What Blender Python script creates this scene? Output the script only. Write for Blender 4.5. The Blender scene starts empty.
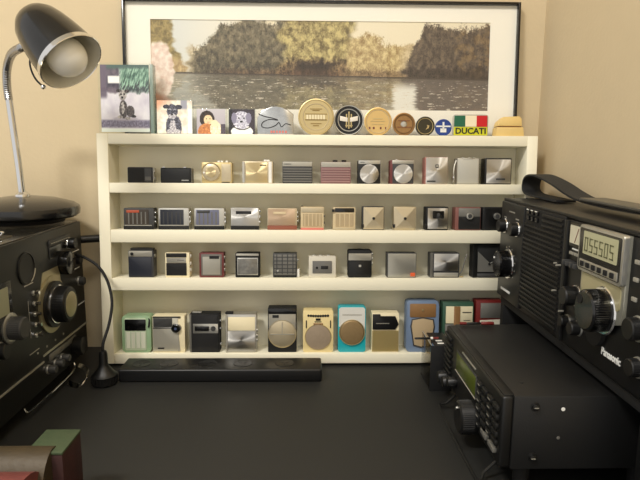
import bpy, bmesh, math, random
from mathutils import Matrix, Vector, noise
random.seed(7)
COL = bpy.context.scene.collection
PI = math.pi

# ------------------------------------------------------------------ materials
def lin(c):
    return tuple(((x/255)/12.92 if x/255 <= .04045 else (((x/255)+.055)/1.055)**2.4) for x in c)
MATS = {}
def mat(name, c, rough=.5, metal=0, coat=0, trans=0, alpha=1, aniso=0, noise_amt=0, noise_scale=200, bump=0, bump_scale=300, spec=.5, c2=None):
    if name in MATS: return MATS[name]
    m = bpy.data.materials.new(name); m.use_nodes = True
    nt = m.node_tree; b = nt.nodes['Principled BSDF']
    col = (*lin(c), 1)
    b.inputs['Base Color'].default_value = col
    b.inputs['Roughness'].default_value = rough
    b.inputs['Metallic'].default_value = metal
    b.inputs['Coat Weight'].default_value = coat
    b.inputs['Coat Roughness'].default_value = .08
    b.inputs['Transmission Weight'].default_value = trans
    b.inputs['Alpha'].default_value = alpha
    b.inputs['Specular IOR Level'].default_value = spec
    tc = nt.nodes.new('ShaderNodeTexCoord')
    n = nt.nodes.new('ShaderNodeTexNoise'); n.inputs['Scale'].default_value = noise_scale; n.inputs['Detail'].default_value = 4
    nt.links.new(tc.outputs['Object'], n.inputs['Vector'])
    mix = nt.nodes.new('ShaderNodeMix'); mix.data_type = 'RGBA'
    mix.inputs[6].default_value = col
    k = 1-noise_amt
    mix.inputs[7].default_value = (*lin(c2), 1) if c2 else (col[0]*k, col[1]*k, col[2]*k, 1)
    nt.links.new(n.outputs['Fac'], mix.inputs[0]); nt.links.new(mix.outputs[2], b.inputs['Base Color'])
    if bump:
        n2 = nt.nodes.new('ShaderNodeTexNoise'); n2.inputs['Scale'].default_value = bump_scale; n2.inputs['Detail'].default_value = 3
        nt.links.new(tc.outputs['Object'], n2.inputs['Vector'])
        bp = nt.nodes.new('ShaderNodeBump'); bp.inputs['Strength'].default_value = bump; bp.inputs['Distance'].default_value = .001
        nt.links.new(n2.outputs['Fac'], bp.inputs['Height']); nt.links.new(bp.outputs['Normal'], b.inputs['Normal'])
    if aniso:
        b.inputs['Anisotropic'].default_value = aniso
        t = nt.nodes.new('ShaderNodeTangent'); t.direction_type = 'RADIAL'; t.axis = 'Y'
        nt.links.new(t.outputs['Tangent'], b.inputs['Tangent'])
    MATS[name] = m
    return m
black   = mat('black_plastic', (12,12,12), .42, noise_amt=.2)
dblack  = mat('matt_black', (8,8,8), .75, noise_amt=.2)
gblack  = mat('gloss_black', (8,8,9), .22, coat=.25)
charc   = mat('charcoal_metal', (30,30,29), .45, metal=.3, noise_amt=.15)
navy    = mat('navy_grille', (26,30,42), .5)
chrome  = mat('chrome', (225,225,225), .12, metal=1)
silver  = mat('silver_metal', (196,194,186), .33, metal=.85)
brushed = mat('spun_silver', (205,202,196), .36, metal=1, aniso=.92)
brgold  = mat('spun_gold', (212,192,148), .36, metal=1, aniso=.92)
gold    = mat('gold_metal', (206,186,136), .35, metal=.8)
pgold   = mat('champagne_metal', (204,190,160), .38, metal=.7, noise_amt=.1)
cream   = mat('cream_plastic', (232,220,184), .4)
beige   = mat('beige_plastic', (205,186,148), .45)
beiged  = mat('beige_grille', (172,152,118), .5)
white   = mat('white_plastic', (232,230,222), .4)
lgrey   = mat('light_grey_metal', (176,172,160), .42, metal=.5)
grey    = mat('mid_grey', (112,110,104), .5, metal=.3)
dgrey   = mat('dark_grey', (62,62,62), .5, metal=.2)
mauve   = mat('mauve_plastic', (138,98,98), .45)
red     = mat('red_plastic', (108,28,25), .45)
coral   = mat('coral_plastic', (206,116,104), .4)
pinkish = mat('dusty_pink', (158,104,94), .5)
maroon  = mat('maroon_plastic', (104,46,44), .45)
orange  = mat('orange_red_paint', (214,92,48), .4)
brown   = mat('brown_leather', (128,80,52), .55, noise_amt=.25)
tan     = mat('tan_brown', (146,108,66), .5, noise_amt=.2)
green   = mat('sage_green_plastic', (138,166,130), .4)
teal    = mat('turquoise_plastic', (30,168,180), .35)
blue    = mat('powder_blue_plastic', (108,126,152), .45)
dgreen  = mat('dark_green_enamel', (52,84,66), .4)
ink     = mat('white_ink', (225,225,220), .6)
inkd    = mat('dark_ink', (22,22,24), .6)
lampin  = mat('lamp_inner_white', (226,222,208), .5)
pinkrub = mat('red_enamel', (196,28,36), .3)

# ------------------------------------------------------------------ mesh accumulator
class MB:
    def __init__(s): s.b = bmesh.new()
    def _bev(s, g, bev, seg=2):
        if bev > 0:
            es = list({e for v in g for e in v.link_edges})
            bmesh.ops.bevel(s.b, geom=es, offset=bev, segments=seg, profile=.5, affect='EDGES', clamp_overlap=True)
    def box(s, x0, x1, y0, y1, z0, z1, bev=0, seg=2):
        v = bmesh.ops.create_cube(s.b, size=1)['verts']
        for q in v: q.co = Vector(((x0+x1)/2+q.co.x*(x1-x0), (y0+y1)/2+q.co.y*(y1-y0), (z0+z1)/2+q.co.z*(z1-z0)))
        s._bev(v, bev, seg); return s
    def poly(s, pts, y0, y1, bev=0):
        a = sum(pts[i][0]*pts[(i+1) % len(pts)][1]-pts[(i+1) % len(pts)][0]*pts[i][1] for i in range(len(pts)))
        if a < 0: pts = pts[::-1]
        f = [s.b.verts.new((x, y0, z)) for x, z in pts]; k = [s.b.verts.new((x, y1, z)) for x, z in pts]
        s.b.faces.new(f); s.b.faces.new(k[::-1]); n = len(pts)
        for i in range(n): s.b.faces.new((f[(i+1) % n], f[i], k[i], k[(i+1) % n]))
        if bev:
            es = [e for e in {e for v in f for e in v.link_edges} if all(w in f for w in e.verts)]
            bmesh.ops.bevel(s.b, geom=es, offset=bev, segments=2, profile=.5, affect='EDGES', clamp_overlap=True)
        return s
    def rr(s, x0, x1, z0, z1, y0, y1, r=.002, bev=0, n=5):
        P = []
        for cx, cz, a in ((x1-r, z1-r, 0), (x0+r, z1-r, 90), (x0+r, z0+r, 180), (x1-r, z0+r, 270)):
            for i in range(n+1):
                t = math.radians(a+90*i/n); P.append((cx+r*math.cos(t), cz+r*math.sin(t)))
        return s.poly(P, y0, y1, bev)
    def disc(s, cx, cz, r, y0, y1, n=40, bev=0, ea=1):
        return s.poly([(cx+r*math.cos(2*PI*i/n), cz+ea*r*math.sin(2*PI*i/n)) for i in range(n)], y0, y1, bev)
    def lathe(s, prof, org=(0,0,0), axis=(0,-1,0), n=40, cap=True):
        M = Vector((0,0,1)).rotation_difference(Vector(axis).normalized()).to_matrix(); O = Vector(org)
        R = []
        for r, h in prof:
            R.append([s.b.verts.new(O+M@Vector((r*math.cos(2*PI*i/n), r*math.sin(2*PI*i/n), h))) for i in range(n)] if r > 1e-6 else [s.b.verts.new(O+M@Vector((0,0,h)))])
        for A, B in zip(R, R[1:]):
            for i in range(n):
                j = (i+1) % n
                if len(A) == 1 and len(B) == 1: continue
                if len(A) == 1: s.b.faces.new((A[0], B[i], B[j])[::-1])
                elif len(B) == 1: s.b.faces.new((A[i], A[j], B[0]))
                else: s.b.faces.new((A[i], A[j], B[j], B[i]))
        if cap:
            if len(R[0]) > 1: s.b.faces.new(R[0][::-1])
            if len(R[-1]) > 1: s.b.faces.new(R[-1])
        return s
    def tube(s, pts, r, n=10, closed=False):
        pts = [Vector(p) for p in pts]; rings = []; up = None
        N = len(pts)
        for i, p in enumerate(pts):
            d = (pts[(i+1) % N]-pts[i-1]) if closed else (pts[min(i+1, N-1)]-pts[max(i-1, 0)])
            d.normalize()
            if up is None: up = d.orthogonal().normalized()
            up = (up-d*up.dot(d)).normalized(); w = d.cross(up)
            rr_ = r[i] if isinstance(r, (list, tuple)) else r
            rings.append([s.b.verts.new(p+rr_*(up*math.cos(2*PI*k/n)+w*math.sin(2*PI*k/n))) for k in range(n)])
        m = len(rings)
        for i in range(m if closed else m-1):
            A, B = rings[i], rings[(i+1) % m]
            for k in range(n): s.b.faces.new((A[k], A[(k+1) % n], B[(k+1) % n], B[k]))
        if not closed: s.b.faces.new(rings[0][::-1]); s.b.faces.new(rings[-1])
        return s
    def build(s, name, m, parent=None, ang=35):
        bmesh.ops.recalc_face_normals(s.b, faces=s.b.faces)
        me = bpy.data.meshes.new(name); s.b.to_mesh(me); s.b.free()
        me.materials.append(m)
        for p in me.polygons: p.use_smooth = True
        me.set_sharp_from_angle(angle=math.radians(ang))
        o = bpy.data.objects.new(name, me); COL.objects.link(o)
        if parent: o.parent = parent
        return o
def smooth_path(pts, k=8):
    P = [Vector(p) for p in pts]; out = []
    for i in range(len(P)-1):
        a, b, c, d = P[max(i-1, 0)], P[i], P[i+1], P[min(i+2, len(P)-1)]
        for j in range(k):
            t = j/k; out.append(.5*((2*b)+(c-a)*t+(2*a-5*b+4*c-d)*t*t+(3*b-a-3*c+d)*t**3))
    out.append(P[-1]); return out
def tag(o, label, cat, group=None):
    o['label'] = label; o['category'] = cat
    if group: o['group'] = group
    return o
def thing(name, label, cat, M=None, group=None):
    o = bpy.data.objects.new(name, None); o.empty_display_size = .02; COL.objects.link(o)
    if M is not None: o.matrix_world = M
    return tag(o, label, cat, group)
def struct(o): o['kind'] = 'structure'; return o
def text(name, s, size, m, parent, x, z, y=-.0004, sx=1, ext=.0002, align='CENTER', shear=0, bold=0):
    c = bpy.data.curves.new(name+'_curve', 'FONT'); c.body = s; c.size = size; c.align_x = align; c.align_y = 'CENTER'
    c.extrude = ext; c.shear = shear; c.offset = bold; c.resolution_u = 3
    t = bpy.data.objects.new('tmp', c); COL.objects.link(t)
    dg = bpy.context.evaluated_depsgraph_get(); dg.update()
    me = bpy.data.meshes.new_from_object(t.evaluated_get(dg)); bpy.data.objects.remove(t)
    me.materials.clear(); me.materials.append(m); me.name = name
    me.transform(Matrix.Translation((x, y, z)) @ Matrix.Rotation(PI/2, 4, 'X') @ Matrix.Diagonal((sx, 1, 1, 1)))
    o = bpy.data.objects.new(name, me); COL.objects.link(o); o.parent = parent
    return o

# ------------------------------------------------------------------ camera
sc = bpy.context.scene
cd = bpy.data.cameras.new('camera'); cam = bpy.data.objects.new('camera', cd); COL.objects.link(cam); sc.camera = cam
PITCH, YAW, ROLL = .162701, .022131, .006102
cp, sp, cy, sy = math.cos(PITCH), math.sin(PITCH), math.cos(YAW), math.sin(YAW)
F = Vector((sy*cp, cy*cp, -sp)); R0 = Vector((cy, -sy, 0)); U0 = R0.cross(F)
R = math.cos(ROLL)*R0+math.sin(ROLL)*U0; U = -math.sin(ROLL)*R0+math.cos(ROLL)*U0
M = Matrix((R, U, -F)).transposed().to_4x4(); M.translation = Vector((.346757, -.912229, .368158)); cam.matrix_world = M
cd.sensor_width = 36; cd.lens = 560/640*36; cd.clip_start = .01

# ------------------------------------------------------------------ room
wallm = mat('painted_wall', (208,190,156), .85, noise_amt=.06, noise_scale=30, bump=.35, bump_scale=160)
deskm = mat('charcoal_desk_laminate', (33,33,31), .6, noise_amt=.2, noise_scale=900, bump=.15, bump_scale=900)
WY, WX = .0975, .757
struct(MB().box(-1.3, WX+.05, WY, WY+.05, -.75, 1.9).build('wall_back', wallm))
struct(MB().box(WX, WX+.05, -1.9, WY, -.75, 1.9).build('wall_right', wallm))
struct(MB().box(-1.3, WX+.05, -1.9, WY+.05, -.8, -.75).build('floor', mat('grey_carpet', (96,90,82), .95, noise_amt=.3)))
struct(MB().box(-1.3, WX+.05, -1.9, WY+.05, 1.9, 1.95).build('ceiling', mat('white_ceiling', (232,228,218), .9)))
d = thing('desk', 'wide desk with a matt charcoal top standing against the wall', 'desk', Matrix.Translation((0,0,0)))
MB().box(-.75, WX-.001, -.62, WY-.001, -.03, 0, .002).build('desk_top', deskm, d)
for x in (-.70, .70):
    for y in (-.57, .05): MB().box(x-.025, x+.025, y-.025, y+.025, -.75, -.03).build('leg', black, d)

# ------------------------------------------------------------------ white shelf unit
LEAN = .0733; SW, SH, SD = .73, .3868, .055
shelfm = mat('cream_painted_wood', (240,234,210), .42, noise_amt=.03, noise_scale=40, bump=.05, bump_scale=80)
ML = Matrix.Rotation(-LEAN, 4, 'X')
ML = Matrix.Translation((0, 0, SD*math.sin(LEAN)+.0002)) @ ML
sh = thing('display_shelf', 'low cream painted wooden shelf unit with four rows, leaning back on the desk', 'shelf', ML)
MB().box(0, .0185, 0, SD, 0, SH, .0008).build('side_panel', shelfm, sh)
MB().box(SW-.0175, SW, 0, SD, 0, SH, .0008).build('side_panel', shelfm, sh)
BZ = [(0, .0170), (.1263, .1470), (.2072, .2285), (.2898, .3064), (.3697, SH)]
for i, (a, b) in enumerate(BZ):
    nm = 'top_board' if i == 4 else ('bottom_board' if i == 0 else 'shelf_board')
    MB().box(.0186, SW-.0176, .0002, SD, a, b, .0008).build(nm, shelfm, sh)
MB().box(.0186, SW-.0176, SD-.004, SD-.0002, .0171, .3696).build('back_panel', mat('cream_painted_back', (240,234,210), .55, noise_amt=.03), sh)
def OS(u, v, o=.009): return ML @ Matrix.Translation((u, o, v))

# ------------------------------------------------------------------ pocket radios
G = {1: 'miniature radios on the first shelf', 2: 'miniature radios on the second shelf', 3: 'miniature radios on the third shelf', 4: 'larger pocket radios on the bottom shelf'}
BASE = {1: .3066, 2: .2287, 3: .1472, 4: .0172}
class Rad:
    def __init__(s, row, u, w, h, label, body, d=.021, r=.0015, yaw=0):
        s.w, s.h, s.d = w, h, d; s.cx = w/2
        s.t = thing('pocket_radio', label, 'radio', OS(u, BASE[row]) @ Matrix.Rotation(yaw, 4, 'Z'), G[row])
        MB().rr(0, w, 0, h, 0, d, r, .0006).build('case', body, s.t)
    def plate(s, name, m, x0, x1, z0, z1, t=.0007, r=.0004):
        W, H = s.w, s.h
        return MB().rr(x0*W, x1*W, z0*H, z1*H, -t, .0002, r, t*.4 if t > .0005 else 0).build(name, m, s.t)
    def bars(s, name, m, x0, x1, z0, z1, n, t=.0009, vert=False, fill=.55, parent=None):
        W, H = s.w, s.h; b = MB()
        for i in range(n):
            if vert:
                a = x0+(x1-x0)*(i+.5-fill/2)/n; c = x0+(x1-x0)*(i+.5+fill/2)/n; b.box(a*W, c*W, -t, 0, z0*H, z1*H)
            else:
                a = z0+(z1-z0)*(i+.5-fill/2)/n; c = z0+(z1-z0)*(i+.5+fill/2)/n; b.box(x0*W, x1*W, -t, 0, a*H, c*H)
        return b.build(name, m, parent or s.t)
    def disc(s, name, m, x, z, r, t=.0012, parent=None, t0=0, bev=.0003):
        return MB().disc(x*s.w, z*s.h, r, -t, -t0+.0001, 36, bev).build(name, m, parent or s.t)
    def ring(s, name, m, x, z, r0, r1, t=.0015):
        b = MB(); n = 40; C = [(x*s.w+r1*math.cos(2*PI*i/n), -t*.6, z*s.h+r1*math.sin(2*PI*i/n)) for i in range(n)]
        return b.tube(C, (r1-r0)/2, 6, True).build(name, m, s.t)
    def side(s, zs, m=chrome, r=.0028, y=.007):
        for z in zs: MB().lathe([(r, 0), (r, .0018), (r*.7, .0024)], (s.w, y, z*s.h), (1, 0, 0), 20).build('side_knob', m, s.t)
    def sidestrip(s, m, left=False, x=.0012):
        a, b = (-x, 0) if left else (s.w, s.w+x)
        MB().box(a, b, .001, s.d-.002, .0006, s.h-.0006, .0004).build('side_strip', m, s.t)
    def top(s, xs, m=chrome, w=.005, h=.0018):
        for x in xs: MB().box(x*s.w-w/2, x*s.w+w/2, .005, .011, s.h-.0002, s.h+h, .0005).build('top_button', m, s.t)
    def mark(s, x0, x1, z, m=ink, hh=.0006):
        W = s.w; b = MB(); x = x0*W
        while x < x1*W-.0006:
            wv = .0012; b.box(x, min(x+wv*.7, x1*W), -.0011, -.0002, z*s.h-hh, z*s.h+hh); x += wv
        return b.build('marking', m, s.t)

# --- first row
r = Rad(1, .0465, .0415, .0258, 'small black radio with a dark blue right third, leftmost on the first shelf', black)
r.plate('speaker_grille', dblack, .04, .66, .07, .93); r.plate('face_plate', dgrey, .68, .95, .07, .93); r.bars('dial_marks', grey, .70, .93, .15, .4, 3); r.side([.3, .7]); r.sidestrip(silver)
r = Rad(1, .1012, .0500, .0250, 'wide plain black radio with a small silver mark at lower right', dblack)
r.plate('speaker_grille', black, .03, .97, .06, .94); r.mark(.70, .93, .17, silver, .0009); r.top([.08, .78]); r.sidestrip(grey)
r = Rad(1, .1695, .0500, .0345, 'gold radio with a large round dial on its left half', gold)
r.disc('speaker_grille', pgold, .31, .52, .0142); r.ring('dial_ring', brgold, .31, .52, .0136, .0152); r.disc('tuning_dial', brgold, .31, .52, .0085, .0022); r.disc('dial_dot', white, .08, .5, .0017, .002)
r.plate('face_plate', pgold, .66, .97, .08, .92); r.plate('name_plate', inkd, .66, .93, .01, .05); r.top([.55, .66, .82], white, .004, .003)
r = Rad(1, .2370, .0512, .0365, 'square brushed gold radio between two silver side bars', pgold)
r.plate('face_plate', brgold, .12, .82, .05, .95); r.plate('side_bar', silver, .01, .08, .02, .98, .002); r.plate('side_bar', white, .86, .96, .02, .98, .002); r.plate('name_plate', inkd, .58, .78, .80, .85, .001); r.top([.74, .84], white, .005, .003)
r = Rad(1, .3040, .0502, .0365, 'dark grey radio with horizontal slats below a plain silver top', dgrey)
r.bars('slat', grey, .02, .98, .04, .72, 6); r.plate('top_band', lgrey, .01, .99, .78, .99); r.mark(.06, .3, .88, inkd)
r = Rad(1, .3685, .0502, .0362, 'mauve red slatted radio with two black knobs on top', mauve)
r.bars('slat', mat('mauve_grey', (150,118,114), .5), .02, .98, .04, .72, 6); r.plate('top_band', lgrey, .01, .99, .76, .99)
for x in (.48, .78): MB().lathe([(.0042, 0), (.0042, .0028), (.0036, .0034)], (x*r.w, .010, r.h), (0, 0, 1), 24).build('top_knob', black, r.t)
r = Rad(1, .4310, .0374, .0394, 'black square radio with a spun silver disc, left one of the two disc radios', black)
r.disc('tuning_dial', brushed, .5, .42, .0158); r.plate('top_band', silver, .01, .99, .84, .99); r.sidestrip(lgrey); r.mark(.1, .3, .91, inkd)
r = Rad(1, .4850, .0396, .0400, 'spun silver disc radio with a maroon left edge, right one of the two disc radios', maroon)
r.plate('front_panel', dgrey, .10, .99, .02, .85); r.disc('tuning_dial', brushed, .55, .42, .0160, .002); r.plate('top_band', lgrey, .08, .99, .84, .99, .001); r.top([.3], silver)
r = Rad(1, .5433, .0387, .0452, 'brushed silver radio with a tiny square emblem and pinkish left edge', pinkish)
r.plate('face_plate', brushed, .05, .99, .01, .99); r.plate('emblem', dgrey, .46, .60, .60, .73, .0012); r.plate('emblem_inset', lgrey, .49, .57, .63, .70, .0016); r.plate('name_plate', dgrey, .10, .48, .07, .13, .0011)
r = Rad(1, .5983, .0368, .0440, 'plain light grey radio with a hanging strap at its left side', lgrey)
r.plate('face_plate', mat('pale_metal', (190,188,178), .5, metal=.4), .04, .96, .03, .96); r.plate('hinge', silver, .25, .75, .965, .995, .0015); r.top([.3, .6, .8], silver, .004, .0015)
MB().tube(smooth_path([(-.0004, .006, .040), (-.004, .004, .030), (-.0055, .002, .018), (-.004, .003, .010), (-.0055, .005, .0025)]), .0011, 8).build('strap', lgrey, r.t)
MB().lathe([(.0022, 0), (.0022, .003), (.0008, .0045)], (-.0048, .003, .010), (0, 0, 1), 12).build('clasp', chrome, r.t)
r = Rad(1, .6451, .0453, .0440, 'black edged silver radio with a bright diagonal sheen, rightmost on the first shelf', black)
r.plate('face_plate', brushed, .06, .97, .04, .95, .001); r.plate('name_plate', dgrey, .42, .76, .16, .23, .0015)

# --- second row
def tri(u, w, label, grille, frame, extra=None):
    r = Rad(2, u, w, .0358, label, frame)
    r.plate('speaker_grille', grille, .06, .83, .22, .93, .001); r.plate('base_strip', dblack, -.005, 1.0, .0, .17, .0015)
    r.bars('grille_bars', grey if grille is not navy else dgrey, .10, .80, .25, .82, 5, .0014, True, .3)
    r.plate('face_trim', lgrey, .02, .93, .17, .205, .0015); r.side([.35, .55, .78], chrome, .0032)
    if extra: r.plate('label_strip', extra, .10, .52, .78, .90, .0016)
    return r
tri(.0383, .0500, 'small dark radio with an orange label strip, leftmost on the second shelf', mat('brown_grille', (62,54,46), .5), dgrey, mat('rust_label', (170,74,44), .5))
tri(.0962, .0505, 'small radio with a navy grille in a silver frame', navy, silver)
tri(.1561, .0500, 'small radio with a bluish silver grille and silver frame', mat('blue_grey', (118,120,140), .45, metal=.4), silver, dgrey)
r = Rad(2, .2173, .0473, .0368, 'brushed silver radio with a black name bar and black base', silver)
r.plate('face_plate', brushed, .01, .96, .2, .98); r.plate('base_strip', dblack, -.005, 1.0, 0, .17, .0015); r.plate('name_plate', inkd, .18, .72, .72, .85, .0014); r.mark(.24, .66, .785, lgrey); r.side([.35, .6, .85])
r = Rad(2, .2788, .0497, .0362, 'pinkish gold radio with a reddish brown base strip', pgold)
r.plate('face_plate', mat('rose_brushed', (196,170,142), .38, metal=.8, aniso=.7), .02, .94, .22, .97); r.plate('base_strip', mat('red_brown', (136,78,58), .5), 0, 1, 0, .2, .0015); r.plate('name_plate', beige, .2, .62, .72, .84, .0014); r.side([.4, .6, .8], silver, .0022)
r = Rad(2, .3348, .0387, .0388, 'beige radio with a ribbed window and pink red bottom edge', beige)
r.plate('speaker_grille', beiged, .10, .92, .16, .70, .0006); r.bars('grille_bars', beige, .10, .92, .16, .70, 5, .0012, True, .25); r.plate('base_strip', coral, .0, 1.0, .0, .08, .0014); r.plate('top_band', pgold, .02, .98, .76, .97); r.side([.3, .6], grey, .002); r.top([.05], black, .003)
r = Rad(2, .3894, .0378, .0380, 'beige ribbed radio with a black window across its top', beige)
r.plate('dial_window', gblack, .08, .94, .80, .97, .0014); r.mark(.2, .85, .89, lgrey, .0005); r.bars('speaker_grille', beiged, .08, .94, .16, .72, 4, .0009, True, .7); r.plate('base_strip', pgold, .02, .98, .02, .1); r.plate('corner_knob', black, -.05, .06, .80, .92, .003)
for u, w, lb in ((.4394, .0368, 'beige pyramid faced radio with dark centre dot, left one of the pair'), (.4924, .0372, 'beige pyramid faced radio with dark centre dot, right one of the pair')):
    r = Rad(2, u, w, .0396, lb, dgrey if u < .45 else pgold)
    W, H = r.w, r.h
    m_ = MB(); v = [m_.b.verts.new(p) for p in ((.04*W, -.0008, .03*H), (.97*W, -.0008, .03*H), (.97*W, -.0008, .97*H), (.04*W, -.0008, .97*H))]; c = m_.b.verts.new((.5*W, .0022-.006, .5*H))
    k = [m_.b.verts.new((q.co.x, .001, q.co.z)) for q in v]
    for i in range(4):
        j = (i+1) % 4; m_.b.faces.new((v[i], v[j], c)); m_.b.faces.new((k[i], k[j], v[j], v[i]))
    m_.b.faces.new(k); m_.build('pyramid_face', pgold, r.t, 5)
    MB().disc(.5*W, .5*H, .0024, -.0052, -.0026, 20, .0003).build('centre_button', black, r.t)
    r.plate('corner_knob', black, -.05, .05, .1, .25, .003)
r = Rad(2, .5469, .0383, .0397, 'brushed silver radio with a black square window near its top', dblack)
r.plate('face_plate', brushed, .08, .97, .06, .94, .0012); r.plate('dial_window', gblack, .30, .80, .50, .82, .002); r.disc('dial_centre', dgrey, .55, .66, .003, .0028); r.plate('corner_knob', black, -.05, .06, .10, .25, .003)
r = Rad(2, .5970, .0433, .0390, 'black and grey radio with a silver knob and a dull red left edge', mat('dull_red', (122,76,68), .5))
r.plate('front_panel', dblack, .13, .98, .04, .60, .001); r.plate('upper_panel', grey, .13, .98, .60, .96, .001); r.disc('tuning_knob', silver, .55, .62, .0056, .005); r.disc('knob_cap', dgrey, .55, .62, .0034, .006, None, .004)
r = Rad(2, .6440, .0424, .0390, 'black radio with a silver knob, rightmost on the second shelf', dblack)
r.plate('front_panel', black, .08, .97, .04, .96, .001); r.disc('tuning_knob', silver, .55, .62, .0056, .005); r.disc('knob_cap', dgrey, .55, .62, .0034, .006, None, .004)

# --- third row
r = Rad(3, .0440, .0420, .0455, 'navy fronted radio with silver top and folded lever, leftmost on the third shelf', dgrey)
r.plate('speaker_grille', navy, .03, .93, .04, .76, .001); r.plate('top_band', lgrey, .02, .95, .78, .99, .0012); r.disc('tuning_knob', black, .16, .88, .0026, .003); r.side([.8], silver, .003)
MB().box(.05*r.w, .98*r.w, .004, .016, r.h, r.h+.004, .0015).build('top_lever', dgrey, r.t)
r = Rad(3, .1060, .0405, .0420, 'black radio with a silver label plate and cream edging', cream)
r.plate('speaker_grille', dblack, .04, .88, .08, .58, .001); r.plate('name_plate', lgrey, .06, .86, .60, .80, .001); r.mark(.5, .8, .7, dgrey); r.plate('top_band', dblack, .04, .88, .82, .98, .001); r.side([.3, .55, .85], white, .003)
r = Rad(3, .1633, .0410, .0420, 'grey faced radio with a dark label and dull red edges', maroon)
r.plate('face_plate', grey, .08, .92, .08, .94, .001); r.plate('speaker_grille', lgrey, .14, .86, .12, .84, .0013); r.plate('name_plate', inkd, .42, .82, .76, .88, .0018); r.side([.3, .5, .8], silver, .003)
r = Rad(3, .2242, .0405, .0420, 'black framed radio with a grey textured metal window', dblack)
r.plate('top_band', lgrey, .03, .97, .88, .97, .001); r.plate('speaker_frame', silver, .08, .94, .10, .80, .001); r.plate('speaker_grille', mat('mottled_metal', (158,156,150), .4, metal=.7, noise_amt=.7, noise_scale=150), .11, .91, .14, .76, .0014)
r = Rad(3, .2878, .0405, .0415, 'dark grey grid faced radio with a white tab at its right', dgrey)
r.plate('face_plate', grey, .05, .95, .10, .95, .0008)
r.bars('grid_lines', dgrey, .05, .95, .14, .92, 5, .0012, False, .22); r.bars('grid_lines', dgrey, .05, .95, .14, .95, 4, .0013, True, .16); r.disc('badge', silver, .2, .28, .0016, .0018); r.plate('base_strip', dblack, .03, .97, .02, .09, .001)
MB().box(r.w, r.w+.0045, .002, .014, .0005, .014, .0008).build('side_tab', white, r.t); r.side([.7], silver)
r = Rad(3, .3485, .0460, .0365, 'off white radio with a dark grey window in its middle', mat('off_white', (206,200,184), .45))
r.plate('dial_window', mat('smoke_window', (104,102,98), .3), .14, .86, .20, .78, .001, .001); r.disc('tuning_knob', dblack, .30, .46, .002, .0018); r.plate('name_plate', inkd, .45, .72, .40, .55, .0014); r.top([.2, .45, .75], silver, .006, .0016)
r = Rad(3, .4155, .0405, .0470, 'black radio with silver top band and round side knobs', dblack, r=.003)
r.plate('speaker_grille', black, .05, .95, .04, .60, .001); r.plate('top_band', lgrey, .02, .98, .63, .88, .0014); r.mark(.25, .7, .75, dgrey); r.bars('emblem', silver, .45, .55, .36, .5, 1, .0015); r.side([.5, .68, .85], silver, .0036); r.top([.2, .5, .8], black, .007, .0015)
r = Rad(3, .4822, .0500, .0425, 'plain silver radio with an orange red square at lower right', dgrey)
r.plate('face_plate', mat('soft_silver', (186,184,174), .4, metal=.7), .03, .98, .03, .97, .001); r.plate('badge', orange, .80, .96, .05, .20, .0015)
r = Rad(3, .5560, .0500, .0428, 'brushed silver radio with a bright diagonal sheen in a dark grey frame', dgrey)
r.plate('side_bar', grey, .0, .09, .0, 1, .0015); r.plate('face_plate', brushed, .13, .96, .28, .96, .0012); r.plate('lower_plate', lgrey, .13, .96, .04, .20, .0012); r.mark(.18, .3, .12, white, .0007)
MB().tube(smooth_path([(.0015+r.w, .004, .005), (.006+r.w, .003, .012), (.011+r.w, .004, .030), (.0145+r.w, .006, .040)]), .0009, 8).build('strap', grey, r.t)
MB().tube([(.002+r.w, .003, .0012), (.008+r.w, .003, .0012)], .001, 8).build('strap_tip', gold, r.t)
r = Rad(3, .6292, .0560, .0565, 'large black radio with a grey notched panel and pointer, rightmost on the third shelf', dblack)
W, H = r.w, r.h
MB().poly([(.15*W, .18*H), (.99*W, .18*H), (.99*W, .55*H), (.55*W, .42*H), (.15*W, .80*H)], -.001, .0001).build('notched_panel', grey, r.t)
r.plate('base_strip', dgrey, .14, .99, .03, .13, .0014)
MB().tube([(.50*W, -.002, .42*H), (.80*W, -.002, .62*H)], .0008, 8).build('pointer', silver, r.t); r.disc('tuning_knob', dblack, .5, .42, .002, .003); r.plate('side_bar', black, 0, .12, 0, 1, .0014)

# --- fourth row
r = Rad(4, .0301, .0490, .0640, 'sage green rounded radio with a black dial window, leftmost on the bottom shelf', green, .023, .006)
r.plate('front_panel', mat('pale_green', (176,190,164), .45), .10, .84, .06, .94, .0012, .003); r.plate('dial_window', gblack, .11, .83, .60, .90, .002, .001); r.mark(.2, .75, .68, lgrey, .0005)
r.bars('speaker_bars', mat('pale_rib', (200,202,184), .4), .14, .82, .12, .56, 4, .0018, True, .78); r.mark(.55, .8, .08, dgrey)
MB().tube(smooth_path([(.80*r.w, .004, r.h-.002), (.94*r.w, .001, r.h-.006), (.95*r.w, -.001, r.h-.014), (.93*r.w, -.001, r.h-.020)]), .0016, 8).build('strap', dblack, r.t)
r = Rad(4, .0820, .0545, .0635, 'silver radio with a round black tuning knob at upper right', cream, .022)
r.plate('face_plate', mat('satin_silver', (192,188,174), .4, metal=.6), .01, .80, .03, .97, .001)
W, H = r.w, r.h
MB().poly([(.79*W, .03*H), (.86*W, .03*H), (.80*W, .6*H), (.79*W, .6*H)], -.0011, .0001).build('slanted_edge', lgrey, r.t)
r.plate('dial_window', dgrey, .04, .62, .70, .94, .0018); r.mark(.1, .55, .90, lgrey, .0004); r.plate('window_trim', chrome, .02, .62, .665, .69, .0022); r.plate('top_band', inkd, .02, .88, .955, .985, .0018)
MB().lathe([(.0088, -.001), (.0090, .001), (.0078, .0022)], (.74*W, 0, .67*H)).build('knob_ring', silver, r.t)
MB().lathe([(.0074, 0), (.0074, .005), (.006, .006)], (.74*W, 0, .67*H)).build('tuning_knob', gblack, r.t)
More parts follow.
